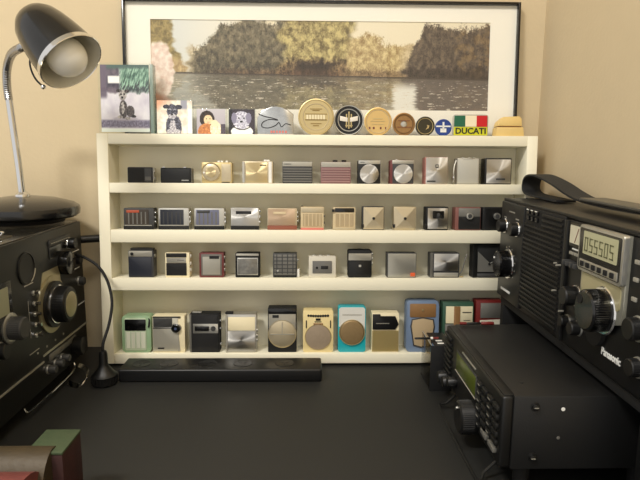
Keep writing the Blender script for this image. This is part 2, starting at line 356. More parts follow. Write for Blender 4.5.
MB().lathe([(.0022, 0), (.0022, .0066)], (.74*W, 0, .67*H)).build('knob_cap', mat('blue_cap', (70,80,110), .3), r.t)
r.plate('name_plate', inkd, .16, .36, .10, .135, .0016)
r = Rad(4, .1452, .0505, .0675, 'black leather cased radio with a silver window band', dblack, .022)
r.plate('leather_panel', mat('black_leather', (22,22,24), .6, bump=.5, bump_scale=800), .08, .94, .04, .96, .0012); r.plate('window_band', silver, .12, .96, .50, .74, .002); r.plate('dial_window', gblack, .18, .66, .56, .68, .0028); r.disc('tuning_knob', dgrey, .80, .62, .0042, .0034)
r.plate('side_bar', grey, .0, .06, .02, .98, .0015); r.side([.2, .6, .8], chrome, .003); r.top([.15, .3], silver, .008, .002)
r = Rad(4, .2067, .0520, .0660, 'brushed silver radio with cream upper panel and a top left clip', silver, .024)
r.plate('face_plate', brushed, .06, .96, .08, .56, .0012); r.plate('upper_panel', cream, .08, .96, .58, .93, .0012); r.mark(.15, .85, .84, grey, .0008); r.plate('side_bar', lgrey, 0, .05, 0, 1, .002); r.plate('base_strip', lgrey, .06, .98, .01, .06, .0014)
r.side([.30, .42, .56], silver, .0038); MB().box(-.001, .012, .002, .012, r.h-.0005, r.h+.0035, .001).build('top_clip', dblack, r.t)
r = Rad(4, .2788, .0490, .0775, 'tall silver and black radio with a round champagne speaker crossed by lines', dblack, .023)
W, H = r.w, r.h
r.plate('upper_panel', lgrey, .03, .97, .40, .86, .001); r.plate('top_band', gblack, .02, .98, .88, .99, .002); r.mark(.06, .14, .91, silver, .0008); r.plate('name_plate', inkd, .16, .38, .78, .84, .0018)
MB().lathe([(.0236, -.001), (.0236, .0008), (.018, .0024), (.009, .0034), (0, .0038)], (.5*W, 0, .415*H)).build('speaker_grille', pgold, r.t, 60)
r.ring('speaker_rim', gold, .5, .415, .0228, .0240, .001)
MB().box(.5*W-.0005, .5*W+.0005, -.0042, -.001, .415*H, .415*H+.0215).box(.5*W-.020, .5*W+.020, -.0040, -.0015, .415*H-.0006, .415*H+.0006).build('speaker_cross', lgrey, r.t)
r = Rad(4, .3390, .0520, .0730, 'cream radio with a round taupe speaker and scalloped dial slot', mat('butter_cream', (226,206,150), .4), .023, .003)
W, H = r.w, r.h
MB().lathe([(.0216, -.001), (.0216, .001), (.012, .002), (0, .0024)], (.5*W, 0, .36*H)).build('speaker_grille', mat('taupe_grille', (168,150,128), .5, metal=.3, noise_amt=.2), r.t, 60)
r.ring('speaker_rim', gold, .5, .36, .0208, .0222, .001)
b = MB()
for i in range(9): b.disc((.18+.64*i/8)*W, .865*H+.0006*abs(i-4)*.3, .0021, -.0008, .0001, 12)
b.box(.16*W, .84*W, -.0008, .0001, .87*H, .885*H); b.build('dial_slot', inkd, r.t)
r.plate('emblem', inkd, .42, .58, .76, .81, .001); r.mark(.38, .62, .73, inkd, .0007); r.plate('name_plate', brown, .34, .66, .665, .69, .001)
for x in (.09, .89): r.plate('side_slot', inkd, x, x+.035, .58, .76, .001)
r = Rad(4, .3994, .0475, .0795, 'two tone white and turquoise radio with a round bronze speaker', teal, .023, .004)
W, H = r.w, r.h
MB().poly([(.03*W, .56*H), (.97*W, .50*H), (.97*W, .95*H), (.90*W, .985*H), (.10*W, .985*H), (.03*W, .95*H)], -.001, .0001).build('upper_panel', mat('pearl_white', (214,212,204), .35), r.t)
r.mark(.15, .85, .82, lgrey, .0012)
MB().lathe([(.0216, -.001), (.0216, .001), (.0205, .003), (.019, .0032), (.010, .0036), (0, .0038)], (.5*W, 0, .44*H)).build('speaker_grille', mat('bronze_grille', (164,138,98), .42, metal=.6, noise_amt=.2), r.t, 60)
r.ring('speaker_rim', gold, .5, .44, .0205, .0218, .0045)
r = Rad(4, .4577, .0465, .0685, 'gold ribbed radio with a black pointed dial panel', cream, .022)
W, H = r.w, r.h
r.bars('speaker_grille', mat('brass_ribs', (178,156,96), .4, metal=.6), .01, .99, .02, .55, 26, .0012, True, .7)
MB().poly([(.02*W, .58*H), (.86*W, .58*H), (.99*W, .72*H), (.86*W, .92*H), (.30*W, .92*H), (.30*W, .97*H), (.02*W, .97*H)], -.0022, .0001, .0005).build('dial_panel', black, r.t); r.mark(.15, .65, .74, lgrey, .0007).location.y = -.0016
r = Rad(4, .5172, .0560, .0900, 'powder blue radio with a beige shield shaped grille and brown top', blue, .023, .007)
W, H = r.w, r.h
r.plate('upper_panel', tan, .10, .90, .68, .94, .0012, .002); r.disc('badge', gold, .5, .82, .002, .002)
MB().poly([(.16*W, .64*H), (.50*W, .68*H), (.84*W, .64*H), (.88*W, .50*H), (.78*W, .12*H), (.50*W, .07*H), (.22*W, .12*H), (.12*W, .50*H)], -.0014, .0001, .0004).build('speaker_frame', dgrey, r.t)
MB().poly([(.19*W, .62*H), (.50*W, .655*H), (.81*W, .62*H), (.84*W, .50*H), (.75*W, .145*H), (.50*W, .10*H), (.25*W, .145*H), (.16*W, .50*H)], -.0020, -.0012, .0003).build('speaker_grille', mat('beige_cloth', (176,154,120), .7, bump=.3), r.t)
r = Rad(4, .5798, .0530, .0870, 'dark green radio with cream upper panel and a brown centre stripe', dgreen, .023)
r.plate('upper_panel', cream, .10, .97, .58, .92, .0012); r.plate('lower_panel', grey, .08, .97, .06, .56, .0012); r.plate('centre_stripe', tan, .36, .56, .06, .92, .0022); r.mark(.64, .94, .80, inkd, .0009).location.y = -.0006; r.mark(.68, .9, .64, inkd, .0005).location.y = -.0006
r = Rad(4, .6373, .0476, .0905, 'red cased radio with grey top and a slanted white tag, rightmost on the bottom shelf', red, .023)
W, H = r.w, r.h
r.plate('upper_panel', grey, .16, .96, .66, .95, .0012); r.plate('lower_panel', mat('olive_black', (44,44,30), .6), .16, .96, .06, .62, .0012)
MB().poly([(.14*W, .62*H), (.93*W, .64*H), (.90*W, .38*H), (.12*W, .52*H)], -.003, -.002).build('paper_tag', mat('paper_white', (222,216,196), .7), r.t)
MB().box(.48*W, .50*W, -.0036, -.003, .50*H, .58*H).box(.43*W, .55*W, -.0036, -.003, .575*H, .59*H).build('tag_mark', inkd, r.t)

# ------------------------------------------------------------------ picture prints as coloured meshes
vcm = None
def print_mat(rough=.6, coat=0):
    m = bpy.data.materials.new('printed_picture'); m.use_nodes = True; nt = m.node_tree; b = nt.nodes['Principled BSDF']
    a = nt.nodes.new('ShaderNodeVertexColor'); a.layer_name = 'ink'; nt.links.new(a.outputs['Color'], b.inputs['Base Color'])
    b.inputs['Roughness'].default_value = rough; b.inputs['Coat Weight'].default_value = coat; return m
PM = print_mat()
def printed(name, x0, x1, z0, z1, y, nx, nz, fn, parent, inside=None, gain=1.0):
    me = bpy.data.meshes.new(name); V = []; Fs = []; C = []
    for j in range(nz+1):
        for i in range(nx+1): V.append((x0+(x1-x0)*i/nx, y, z0+(z1-z0)*j/nz))
    for j in range(nz):
        for i in range(nx):
            u, v = (i+.5)/nx, 1-(j+.5)/nz
            if inside and not inside(u, v): continue
            a = j*(nx+1)+i; Fs.append((a, a+1, a+nx+2, a+nx+1)); C.append(fn(u, v))
    me.from_pydata(V, [], Fs)
    ca = me.color_attributes.new('ink', 'BYTE_COLOR', 'CORNER')
    for k, c in enumerate(C):
        c = (*lin([max(0, min(255, t*gain)) for t in c]), 1)
        for q in range(4): ca.data[k*4+q].color = c
    me.materials.append(PM); o = bpy.data.objects.new(name, me); COL.objects.link(o); o.parent = parent; return o
def fbm(x, y, s=0, o=4): return noise.fractal(Vector((x, y, s)), 1, 2, o)
def mixc(a, b, t): t = max(0, min(1, t)); return tuple(p+(q-p)*t for p, q in zip(a, b))
def sstep(a, b, x): t = max(0, min(1, (x-a)/(b-a))); return t*t*(3-2*t)
def el(x, y, cx, cy, rx, ry): return ((x-cx)/rx)**2+((y-cy)/ry)**2

def river(u, v):
    x, y = 150+341*u, 20+90*v            # picture units
    wl = 72+5*u
    def land(x, y):
        n = fbm(x*.05, y*.05, 3); n2 = fbm(x*.22, y*.16, 8, 4); n3 = fbm(x*.9, y*.6, 5, 3); n4 = fbm(x*.12, y*.12, 31, 3)
        xx = x+7*fbm(y*.09, x*.03, 50, 3); q = .5+.62*n2+.42*n3
        c = mixc((206,212,214), (238,230,214), (x-150)/90)
        if x > 260: c = mixc(c, (232,220,190), .6)
        def put(c, a, b, k, m, soft=1.0): return mixc(c, mixc(a, b, k), m)
        def mass(top, l, r, w=6): return sstep(top-2, top+3, y+3.2*n3+2*n2)*sstep(l-w*.5, l+w*.5, xx)*(1-sstep(r-w*.5, r+w*.5, xx))
        c = put(c, (214,196,158), (168,146,108), q, mass(46+8*n, 186, 430)*.8)
        c = put(c, (178,158,104), (112,98,62), q, mass(12+4*n, 130, 170+(y-22)*.20-6*n))
        c = put(c, (208,184,138), (160,134,96), q, mass(60+4*n, 166, 184))
        c = put(c, (150,138,112), (74,68,56), q+.25*sstep(48, 70, y), mass(50-30*sstep(190, 232, x)+8*n, 190, 288, 12))
        wil = mass(17+7*n, 280, 352, 10)
        c = put(c, (206,190,132), (104,90,58), q-.08+.5*n4, wil)
        c = put(c, (176,140,104), (50,38,30), q+.15, wil*sstep(54, 64, y+4*n2)*.75)
        c = put(c, (40,32,28), (54,42,34), q, sstep(59, 64, y+3*n2)*sstep(292, 300, xx)*(1-sstep(326, 338, xx))*.8)
        c = put(c, (220,202,152), (150,124,84), q-.05, mass(44-13*math.exp(-((x-366)/14)**2)+7*n, 346, 400, 10))
        c = put(c, (140,104,78), (60,48,40), q, sstep(66, 72, y+2*n3)*sstep(200, 230, x)*.55)
        rt = mass(60-36*sstep(405, 428, x)+6*n, 406, 600, 6)
        c = put(c, (124,108,92), (66,58,54), q, rt)
        c = put(c, (158,132,94), (104,84,64), q, rt*sstep(455, 462, xx)*sstep(-.2, .3, n4)*.7)
        c = put(c, (60,52,50), (50,42,40), q, rt*sstep(62, 70, y+4*n2)*.6)
        return c
    if y < wl: c = land(x, y)
    else:
        n = fbm(x*.10, y*.9, 21, 3)
        c = land(x+3*n, wl-(y-wl)*1.15-1)
        c = mixc(c, (132,126,112), .45); c = mixc(c, (92,88,80), .22+.3*fbm(x*.04, y*.3, 2))
        c = mixc(c, (112,100,98), .45*sstep(395, 420, x)); c = mixc(c, (178,180,172), .45*(1-sstep(185, 220, x)))
        c = mixc(c, (226,224,216), sstep(78, 90, y)*sstep(391, 396, x+3*n)*(1-sstep(414, 420, x+3*n)))
        f = noise.noise(Vector((x*.11, y*.75, 40)))+.6*noise.noise(Vector((x*.5, y*1.3, 11)))
        c = mixc(c, (214,204,188), sstep(.30, .62, f)*sstep(wl+1, wl+8, y)*.85)
        c = mixc(c, (66,56,48), (1-sstep(.4, 2.2, abs(y-wl-.3)))*.7)
    e = el(x, y, 158, 72, 15+4*fbm(y*.12, 0, 3), 30+3*fbm(x*.1, 2, 9))
    c = mixc(c, mixc((244,232,222), (206,172,156), .32+.5*fbm(x*.22, y*.22, 9)), 1-sstep(.85, 1.15, e))
    c = mixc(c, mixc((216,158,130), (182,148,130), .5+.5*fbm(x*.2, y*.2, 3)), sstep(-2, 6, (y-94)-(x-160)*.5)*(1-sstep(166, 176, x)))
    return c

# framed river photograph standing on the shelf, leaning on the wall
framem = gblack
fw, fh = .6725, .2272
FT = Matrix.Translation((.0345, .0655, .3872)) @ Matrix.Rotation(-math.atan(.064), 4, 'X')
fr = thing('framed_picture', 'wide panoramic river photograph in a thin black frame with white mount', 'picture', FT)
t = .0042
MB().box(0, t, 0, .014, 0, fh, .0006).box(fw-t, fw, 0, .014, 0, fh, .0006).box(t, fw-t, 0, .014, 0, t, .0006).box(t, fw-t, 0, .014, fh-t, fh, .0006).build('frame', framem, fr)
MB().box(t, fw-t, .0095, .0135, t, fh-t).build('backing_board', brown, fr)
ox, oz = .0345, .3872
px0, px1, pz0, pz1 = .0800-ox, .6580-ox, .4340-oz, .5820-oz
mt = mat('white_mount_card', (244,240,230), .8)
MB().box(t, px0, .0075, .009, t, fh-t).box(px1, fw-t, .0075, .009, t, fh-t).box(px0, px1, .0075, .009, t, pz0).box(px0, px1, .0075, .009, pz1, fh-t).build('mount', mt, fr)
printed('river_print', px0-.001, px1+.001, pz0-.001, pz1+.001, .0088, 520, 136, river, fr)
def glassmat(name, tint, gl=.06, rough=.02):
    m = bpy.data.materials.new(name); m.use_nodes = True; nt = m.node_tree; nt.nodes.clear()
    o = nt.nodes.new('ShaderNodeOutputMaterial'); mx = nt.nodes.new('ShaderNodeMixShader'); tr = nt.nodes.new('ShaderNodeBsdfTransparent'); g = nt.nodes.new('ShaderNodeBsdfGlossy')
    fz = nt.nodes.new('ShaderNodeFresnel'); fz.inputs['IOR'].default_value = 1.45
    tr.inputs['Color'].default_value = (*tint, 1); g.inputs['Roughness'].default_value = rough
    ge = nt.nodes.new('ShaderNodeNewGeometry'); iv = nt.nodes.new('ShaderNodeMath'); iv.operation = 'SUBTRACT'; iv.inputs[0].default_value = 1; nt.links.new(ge.outputs['Backfacing'], iv.inputs[1]); mu = nt.nodes.new('ShaderNodeMath'); mu.operation = 'MULTIPLY'; nt.links.new(iv.outputs[0], mu.inputs[0]); nt.links.new(fz.outputs[0], mu.inputs[1]); nt.links.new(mu.outputs[0], mx.inputs[0]); nt.links.new(tr.outputs[0], mx.inputs[1]); nt.links.new(g.outputs[0], mx.inputs[2]); nt.links.new(mx.outputs[0], o.inputs[0]); return m
glass = glassmat('picture_glass', (.99, .99, .98))
acry = glassmat('clear_acrylic', (.965, .985, .975))
smoke = glassmat('smoked_acrylic', (.50, .47, .42))
MB().box(t, fw-t, .0045, .006, t, fh-t).build('glass_pane', glass, fr)

# ------------------------------------------------------------------ things along the top of the shelf
TOPZ = SH+.0002
def palms(u, v):
    n = fbm(u*6, v*6, 1, 3); fr_ = fbm(u*30+v*12, v*9, 2, 3); f = fbm(u*34, v*34, 6, 3); e = f*.18
    c = mixc((206,200,206), (184,176,188), .5+.7*n)
    top = 1-sstep(.36, .42, v+.05*n)
    c = mixc(c, mixc((104,92,104), (58,52,66), .5+n), top*(1-sstep(.36, .44, u)))
    c = mixc(c, mixc((150,178,160), (62,92,80), .5+1.2*fr_), top*sstep(.36, .44, u))
    c = mixc(c, (58,58,66), top*sstep(.26, .36, v+.2*fr_)*sstep(.36, .44, u)*.8)
    c = mixc(c, (72,92,88), 1-sstep(.03, .08, v+.03*n))
    c = mixc(c, (226,224,222), sstep(.14, .17, u)*(1-sstep(.38, .41, u))*sstep(.15, .18, v)*(1-sstep(.26, .29, v)))
    c = mixc(c, (96,84,100), (1-sstep(.10, .16, u))*(1-sstep(.45, .53, v)))
    c = mixc(c, mixc((130,122,142), (92,86,106), .5+1.2*f), sstep(.80, .84, v)*(1-sstep(.92, .95, v)))
    c = mixc(c, (206,212,206), sstep(.93, .96, v))
    dk = mixc((96,86,86), (38,32,36), .5+1.2*f); lt = mixc((186,178,174), (112,104,104), .5+1.2*f)
    c = mixc(c, (150,142,156), (1-sstep(.6, 1.2, el(u, v, .50, .80, .26, .035)))*.6)
    c = mixc(c, dk, 1-sstep(.85, 1.1, min(el(u, v, .46, .66, .085, .14), el(u, v, .60, .69, .09, .085))+e))
    c = mixc(c, lt, 1-sstep(.85, 1.1, el(u, v, .45, .64, .035, .09)+e))
    c = mixc(c, lt, 1-sstep(.85, 1.1, el(u, v, .45, .45, .08, .08)+e))
    c = mixc(c, dk, 1-sstep(.85, 1.1, min(el(u, v, .37, .385, .05, .026), el(u, v, .54, .39, .05, .028))+e))
    c = mixc(c, (16,12,16), 1-sstep(.8, 1.1, min(el(u, v, .42, .435, .016, .014), el(u, v, .485, .435, .016, .014), el(u, v, .445, .485, .024, .016))))
    c = mixc(c, lt, 1-sstep(.85, 1.1, min(el(u, v, .39, .775, .055, .022), el(u, v, .55, .795, .06, .022))))
    c = mixc(c, (36,30,34), 1-sstep(.85, 1.1, el(u, v, .67, .765, .05, .022)))
    return c
def schn(u, v):
    n = fbm(u*7, v*7, 1, 3); f = fbm(u*22, v*26, 5, 3); e = f*.16+n*.10
    c = mixc((214,198,184), (238,228,216), n+.5)
    c = mixc(c, (214,150,118), sstep(.5, .1, v+u*.8)*.8)
    c = mixc(c, (150,146,160), sstep(.66, .70, u)*(1-sstep(.84, .88, u))*(1-sstep(.22, .3, v)))
    c = mixc(c, (246,240,234), sstep(.86, .9, u)*sstep(.2, .3, v))
    dk = mixc((104,102,118), (36,34,46), .5+1.3*f); lt = mixc((206,200,204), (132,126,138), .5+1.3*f)
    c = mixc(c, dk, 1-sstep(.9, 1.1, el(u, v, .47, .80, .23, .36)+e))
    c = mixc(c, lt, 1-sstep(.8, 1.1, el(u, v, .45, .80, .09, .22)+e))
    c = mixc(c, lt, 1-sstep(.8, 1.1, min(el(u, v, .36, .95, .08, .09), el(u, v, .58, .95, .08, .09))+e))
    c = mixc(c, dk, 1-sstep(.9, 1.1, el(u, v, .44, .32, .155, .21)+e))
    c = mixc(c, mixc(dk, (34,32,44), .5), 1-sstep(.9, 1.1, min(el(u, v, .27, .19, .10, .065), el(u, v, .62, .20, .10, .07))+e))
    c = mixc(c, lt, 1-sstep(.8, 1.1, el(u, v, .43, .48, .115, .085)+e)); c = mixc(c, lt, (1-sstep(.7, 1.1, min(el(u, v, .37, .27, .05, .022), el(u, v, .50, .27, .05, .022))))*.7)
    c = mixc(c, (10,10,16), 1-sstep(.8, 1.1, min(el(u, v, .43, .425, .035, .03), el(u, v, .37, .315, .022, .022), el(u, v, .50, .315, .022, .022))))
    return c
def woman(u, v):
    c = mixc((188,180,186), (160,150,160), v)
    if el(u, v, .36, .40, .26, .33) < 1: c = mixc((58,38,30), (34,22,20), fbm(u*20, v*6, 3)+.5)
    if el(u, v, .40, .44, .15, .20) < 1: c = (236,196,158)
    if el(u, v, .34, .40, .02, .02) < 1 or el(u, v, .46, .40, .02, .02) < 1: c = (60,36,30)
    if el(u, v, .40, .53, .05, .018) < 1: c = (190,84,70)
    if el(u, v, .34, .92, .30, .34) < 1: c = mixc((206,138,80), (156,90,50), fbm(u*14, v*14, 4)+.5)
    if el(u, v, .66, .80, .20, .30) < 1: c = mixc((238,226,206), (214,190,160), fbm(u*16, v*16, 8)+.5)
    if el(u, v, .62, .58, .13, .14) < 1: c = (232,208,176)
    if u > .84 and v > .6: c = (74,64,76)
    return c
def greydog(u, v):
    c = (54,44,54)
    if u < .14: c = (30,26,32)
    if el(u, v, .5, .90, .42, .26) < 1: c = (228,224,222)
    if el(u, v, .48, .44, .34, .36) < 1: c = mixc((214,210,222), (140,134,156), .4+1.2*fbm(u*16, v*16, 2))
    if el(u, v, .20, .36, .10, .22) < 1 or el(u, v, .76, .36, .10, .22) < 1: c = mixc((150,144,166), (110,104,126), .5)
    if el(u, v, .48, .50, .06, .05) < 1 or el(u, v, .38, .36, .035, .035) < 1 or el(u, v, .58, .36, .035, .035) < 1: c = (32,28,40)
    if abs(v-(.74+.10*math.cos((u-.5)*5)-.02)) < .022 and .18 < u < .8: c = (30,30,36)
    return c
AB = 'photograph blocks on top of the shelf'
def block(u, w, h, d, label, fn, nx, nz, o=.010, m=.03, yaw=0, edge=acry):
    T = thing('photo_block', label, 'photograph', OS(u, TOPZ, o) @ Matrix.Rotation(yaw, 4, 'Z'), AB)
    MB().box(0, w, 0, d, 0, h, .0006).build('acrylic_block', edge, T)
    printed('photo_print', w*m, w*(1-m), h*m, h*(1-m*.6), d*.30, nx, nz, fn, T, gain=1.12)
    MB().box(w*m, w*(1-m), d*.31, d*.36, h*m, h*(1-m*.6)).build('photo_backing', white, T)
    return T
tb = block(.0012, .0850, .1150, .016, 'tall clear block with a photo of a small dog sitting by green palms', palms, 90, 120, .010)
MB().box(.0850, .0905, .0, .016, 0, .1135, .0005).build('edge_strip', mat('green_tinted_edge', (160,180,172), .15, alpha=.6), tb)
block(.0935, .0620, .0570, .012, 'clear block with a photo of a dark schnauzer dog on a cream background', schn, 70, 60, .012)
block(.1600, .0505, .0430, .012, 'small clear block with a photo of a person in orange cuddling a pale dog', woman, 56, 48, .010)
block(.2135, .0460, .0430, .012, 'small clear block with a portrait photo of a grey dog on dark ground', greydog, 52, 48, .010)

# silvery engraved block with signature scribble
T = thing('engraved_block', 'shiny silver domed keepsake with a dark handwritten flourish beside the gold coin', 'ornament', OS(.2625, TOPZ, .008))
W, H = .060, .047
pts = [(0, 0), (W, 0), (W, .034)]+[(W-.010-.010*i*.9, .034+(H-.034)*math.sin(PI*(i+1)/9)**.5) for i in range(4)]+[(.008, .040), (0, .028)]
MB().poly(pts, 0, .012, .0015).build('metal_block', mat('mirror_silver', (214,216,216), .22, metal=.9, noise_amt=.45, noise_scale=60), T)
sg = smooth_path([(.002, -.0006, .034), (.012, -.0006, .030), (.026, -.0006, .027), (.034, -.0006, .024), (.020, -.0006, .025), (.009, -.0006, .020), (.008, -.0006, .013), (.018, -.0006, .011), (.030, -.0006, .015), (.036, -.0006, .020), (.040, -.0006, .013), (.047, -.0006, .018), (.056, -.0006, .016)])
MB().tube(sg, .0007, 6).build('flourish', inkd, T)
b = MB()
for i, x in enumerate((.022, .026, .031, .036, .041, .046)): b.box(x, x+.003, -.0008, .0, .003, .0065)
b.build('red_marks', coral, T)

CG = 'commemorative coins standing on the shelf top'
coins = [('large gold coin with raised lettering band, biggest of the coins', .0300, .3600, gold, 0),
 ('black coin with a silver rim and winged white and gold emblem', .0250, .4148, black, 1),
 ('pale gold coin with a row of small dark marks near its bottom', .0232, .4635, mat('pale_gold', (222,190,128), .35, metal=.7), 2),
 ('bronze coin with an eye shaped raised centre', .0190, .5070, mat('bronze', (170,132,86), .4, metal=.7, noise_amt=.3), 3),
 ('dark bronze coin with a small gilt crescent', .0160, .5428, mat('dark_bronze', (64,60,46), .4, metal=.5), 4),
 ('small blue coin with white wings, rightmost of the coins', .0140, .5735, mat('royal_blue', (34,62,132), .35), 5)]
for lb, rad, u, m, k in coins:
    T = thing('commemorative_coin', lb, 'coin', OS(u, TOPZ, .010), CG)
    MB().lathe([(rad, 0), (rad, .0026), (rad-.0006, .0030), (rad-.0020, .0030), (rad-.0028, .0022), (0, .0022)], (0, .003, rad), (0, -1, 0), 56).build('disc', m, T)
    y = .003-.0022
    def rng(R_, w_, mm, nm): MB().tube([(R_*math.cos(2*PI*i/48), y-.0002, rad+R_*math.sin(2*PI*i/48)) for i in range(48)], w_, 6, True).build(nm, mm, T)
    def P(nm, mm, bs, dy=.0008):
        b = MB()
        for x0, x1, z0, z1 in bs: b.box(x0, x1, y-dy, y+.0002, rad+z0, rad+z1)
        b.build(nm, mm, T)
    if k == 0:
        rng(.0215, .0006, pgold, 'inner_ring'); dk = mat('dark_gold', (142,112,56), .4, metal=.7)
        P('lettering', cream, [(-.016+.0046*i, -.0128+.0046*i, -.004, .0035) for i in range(7)], .0014); P('lettering_band', dk, [(-.018, .018, -.0055, -.0042), (-.018, .018, .0042, .0052)])
        P('arch_motif', dk, [(-.006, .006, .010, .0112), (-.010, .010, .0125, .0135), (-.005, .005, -.015, -.0138), (-.009, .009, -.0115, -.0105)])
    elif k == 1:
        rng(.0238, .0011, silver, 'rim'); rng(.0180, .0009, silver, 'inner_ring')
        wm = mat('emblem_white', (226,218,204), .4)
        for s_ in (-1, 1): MB().poly([(s_*.002, rad+.004), (s_*.015, rad+.007), (s_*.015, rad-.001), (s_*.002, rad-.003)], y-.0016, y, .0004).build('wing', wm, T)
        P('emblem', gold, [(-.005, -.003, -.012, .010), (-.001, .001, -.014, .014), (.003, .005, -.012, .010), (-.006, .006, -.010, -.008)], .0014)
    elif k == 2:
        rng(.0190, .0005, pgold, 'inner_ring'); P('dark_marks', maroon, [(-.0150, -.0125, -.0125, -.009), (-.0085, -.0055, -.0125, -.009), (.0035, .006, -.0125, -.009), (.012, .0138, -.0125, -.009)])
        P('relief', gold, [(-.012, .012, .000, .0012), (-.008, .008, .004, .0052), (-.010, .010, -.005, -.004)])
    elif k == 3:
        rng(.0150, .0007, mat('worn_bronze', (120,92,60), .4, metal=.7), 'inner_ring')
        MB().lathe([(.0055, 0), (.004, .0015), (0, .002)], (0, y, rad), (0, -1, 0), 24).build('raised_centre', silver, T); P('relief', brown, [(-.012, .012, -.0055, -.0042), (-.010, .010, .0052, .0064)])
    elif k == 4:
        rng(.0130, .0006, gold, 'inner_ring'); MB().poly([(.001, rad-.006), (.006, rad-.003), (.007, rad+.001), (.003, rad+.002), (.004, rad-.001)], y-.001, y).build('crescent', gold, T)
    else:
        rng(.0128, .0006, silver, 'rim'); P('wings', ink, [(-.0125, .0125, .0008, .0032), (-.005, .005, -.008, -.0015), (-.0015, .0015, -.004, .009)])

T = thing('metal_badge', 'rectangular badge with green white red stripes above yellow lettered band', 'badge', OS(.5893, TOPZ, .009))
W, H = .0590, .0355
MB().rr(0, W, 0, H, 0, .004, .004, .0006).build('plate', lgrey, T)
for a, b_, m in ((.03, .345, mat('flag_green', (28,96,70), .35)), (.345, .665, mat('flag_cream', (236,222,190), .4)), (.665, .97, pinkrub)):
    MB().rr(a*W, b_*W, .44*H, .95*H, -.0008, .0001, .0006).build('stripe', m, T)
MB().rr(.02*W, .98*W, .03*H, .42*H, -.0008, .0001, .0006).build('lettered_band', mat('lime_yellow', (198,196,36), .35), T)
text('lettering', 'DUCATI', .0135, inkd, T, .5*W, .225*H, -.0012, 1.05, .0003, bold=.0003)

# yellow wooden stack
T = thing('wooden_block_stack', 'pale yellow wooden keepsake in two stepped layers at the right end of the shelf top', 'ornament', OS(.6615, TOPZ, .006))
ym = mat('yellow_wood', (228,196,124), .5, noise_amt=.15, noise_scale=60)
W = .0475
MB().poly([(0, 0), (W, 0), (W-.002, .015), (.001, .015)], 0, .022, .0012).build('lower_layer', ym, T)
MB().poly([(.002, .0165), (W-.004, .0165), (W-.005, .029), (W-.009, .033), (.013, .032), (.004, .024)], .0, .021, .0014).build('upper_layer', ym, T)
MB().box(.003, W-.005, .002, .02, .0149, .0166).build('joint', brown, T)

# ------------------------------------------------------------------ power board + plug on desk
T = thing('power_board', 'long black power board lying on the desk along the shelf foot', 'power strip', Matrix.Translation((.0478, -.068, .0003)))
PW, PD, PH = .322, .052, .021
bb = MB(); bb.box(0, PW, 0, PD, 0, PH, .003, 3); bb.build('housing', mat('power_board_plastic', (14,14,15), .4), T)
for x in (.030, .074, .136, .194, .262):
    s_ = MB(); cx_, cy_ = x+.0, PD*.5
    s_.lathe([(.0155, 0), (.0155, .0005), (.0145, .0008), (.014, .0006), (0, .0006)], (cx_, cy_, PH-.0002), (0, 0, 1), 32); so = s_.build('socket', black, T)
    q = MB()
    for dx, dy, an in ((-.005, .004, .5), (.005, .004, -.5), (0, -.006, 0)):
        c_, n_ = math.cos(an), math.sin(an)
        ps = [(cx_+dx+c_*a-n_*b, cy_+dy+n_*a+c_*b) for a, b in ((-.0011, -.0038), (.0011, -.0038), (.0011, .0038), (-.0011, .0038))]
        lo = [q.b.verts.new((p[0], p[1], PH+.0003)) for p in ps]; hi = [q.b.verts.new((p[0], p[1], PH+.0008)) for p in ps]
        q.b.faces.new(hi); q.b.faces.new(lo[::-1])
        for i in range(4): q.b.faces.new((lo[i], lo[(i+1) % 4], hi[(i+1) % 4], hi[i]))
    q.build('slot', charc, so)
T = thing('power_plug', 'round black plug with tapered neck standing at the left end of the power board', 'plug', Matrix.Translation((.0275, -.071, .0003)))
MB().lathe([(.0175, 0), (.0195, .002), (.0195, .0135), (.0200, .0145), (.0175, .0165), (.0150, .019), (.0085, .028), (.0066, .033), (.0066, .048), (.0052, .0535), (0, .0535)], (0, 0, 0), (0, 0, 1), 40).build('plug_body', black, T)
g_ = MB()
for i in range(24):
    a = 2*PI*i/24; g_.tube([(.0197*math.cos(a), .0197*math.sin(a), .003), (.0197*math.cos(a), .0197*math.sin(a), .0128)], .0009, 6)
g_.build('grip_ribs', dblack, T)
cb = smooth_path([(.0, .0, .050), (.001, .001, .066), (.005, .018, .090), (.006, .034, .119), (-.001, .046, .145), (-.012, .053, .166), (-.026, .058, .180), (-.044, .060, .1905), (-.058, .062, .195)])
MB().tube(cb, .0023, 10).build('cable', dblack, T)

# bent chrome bracket near the plug
T = thing('chrome_bracket', 'small bent chrome bracket lying on the desk left of the plug', 'bracket', Matrix.Translation((-.012, -.080, .0003)))
def ribbon(mb, path, wdir, w, t_):
    P = [Vector(p) for p in path]; wd = Vector(wdir).normalized()*w/2; R_ = []
    for i, p in enumerate(P):
        d = (P[min(i+1, len(P)-1)]-P[max(i-1, 0)]).normalized(); n = d.cross(wd).normalized()*t_/2
        R_.append([mb.b.verts.new(p+a*wd+b*n) for a, b in ((-1, -1), (1, -1), (1, 1), (-1, 1))])
    for A, B in zip(R_, R_[1:]):
        for k in range(4): mb.b.faces.new((A[k], A[(k+1) % 4], B[(k+1) % 4], B[k]))
    mb.b.faces.new(R_[0][::-1]); mb.b.faces.new(R_[-1]); return mb
ribbon(MB(), smooth_path([(-.016, .004, .0040), (-.004, -.003, .0026), (.007, -.006, .0030), (.0125, .004, .009), (.0110, .016, .0165), (.000, .026, .0200), (-.008, .029, .022)]), (.2, .8, .55), .0080, .0012).build('metal_strip', chrome, T)

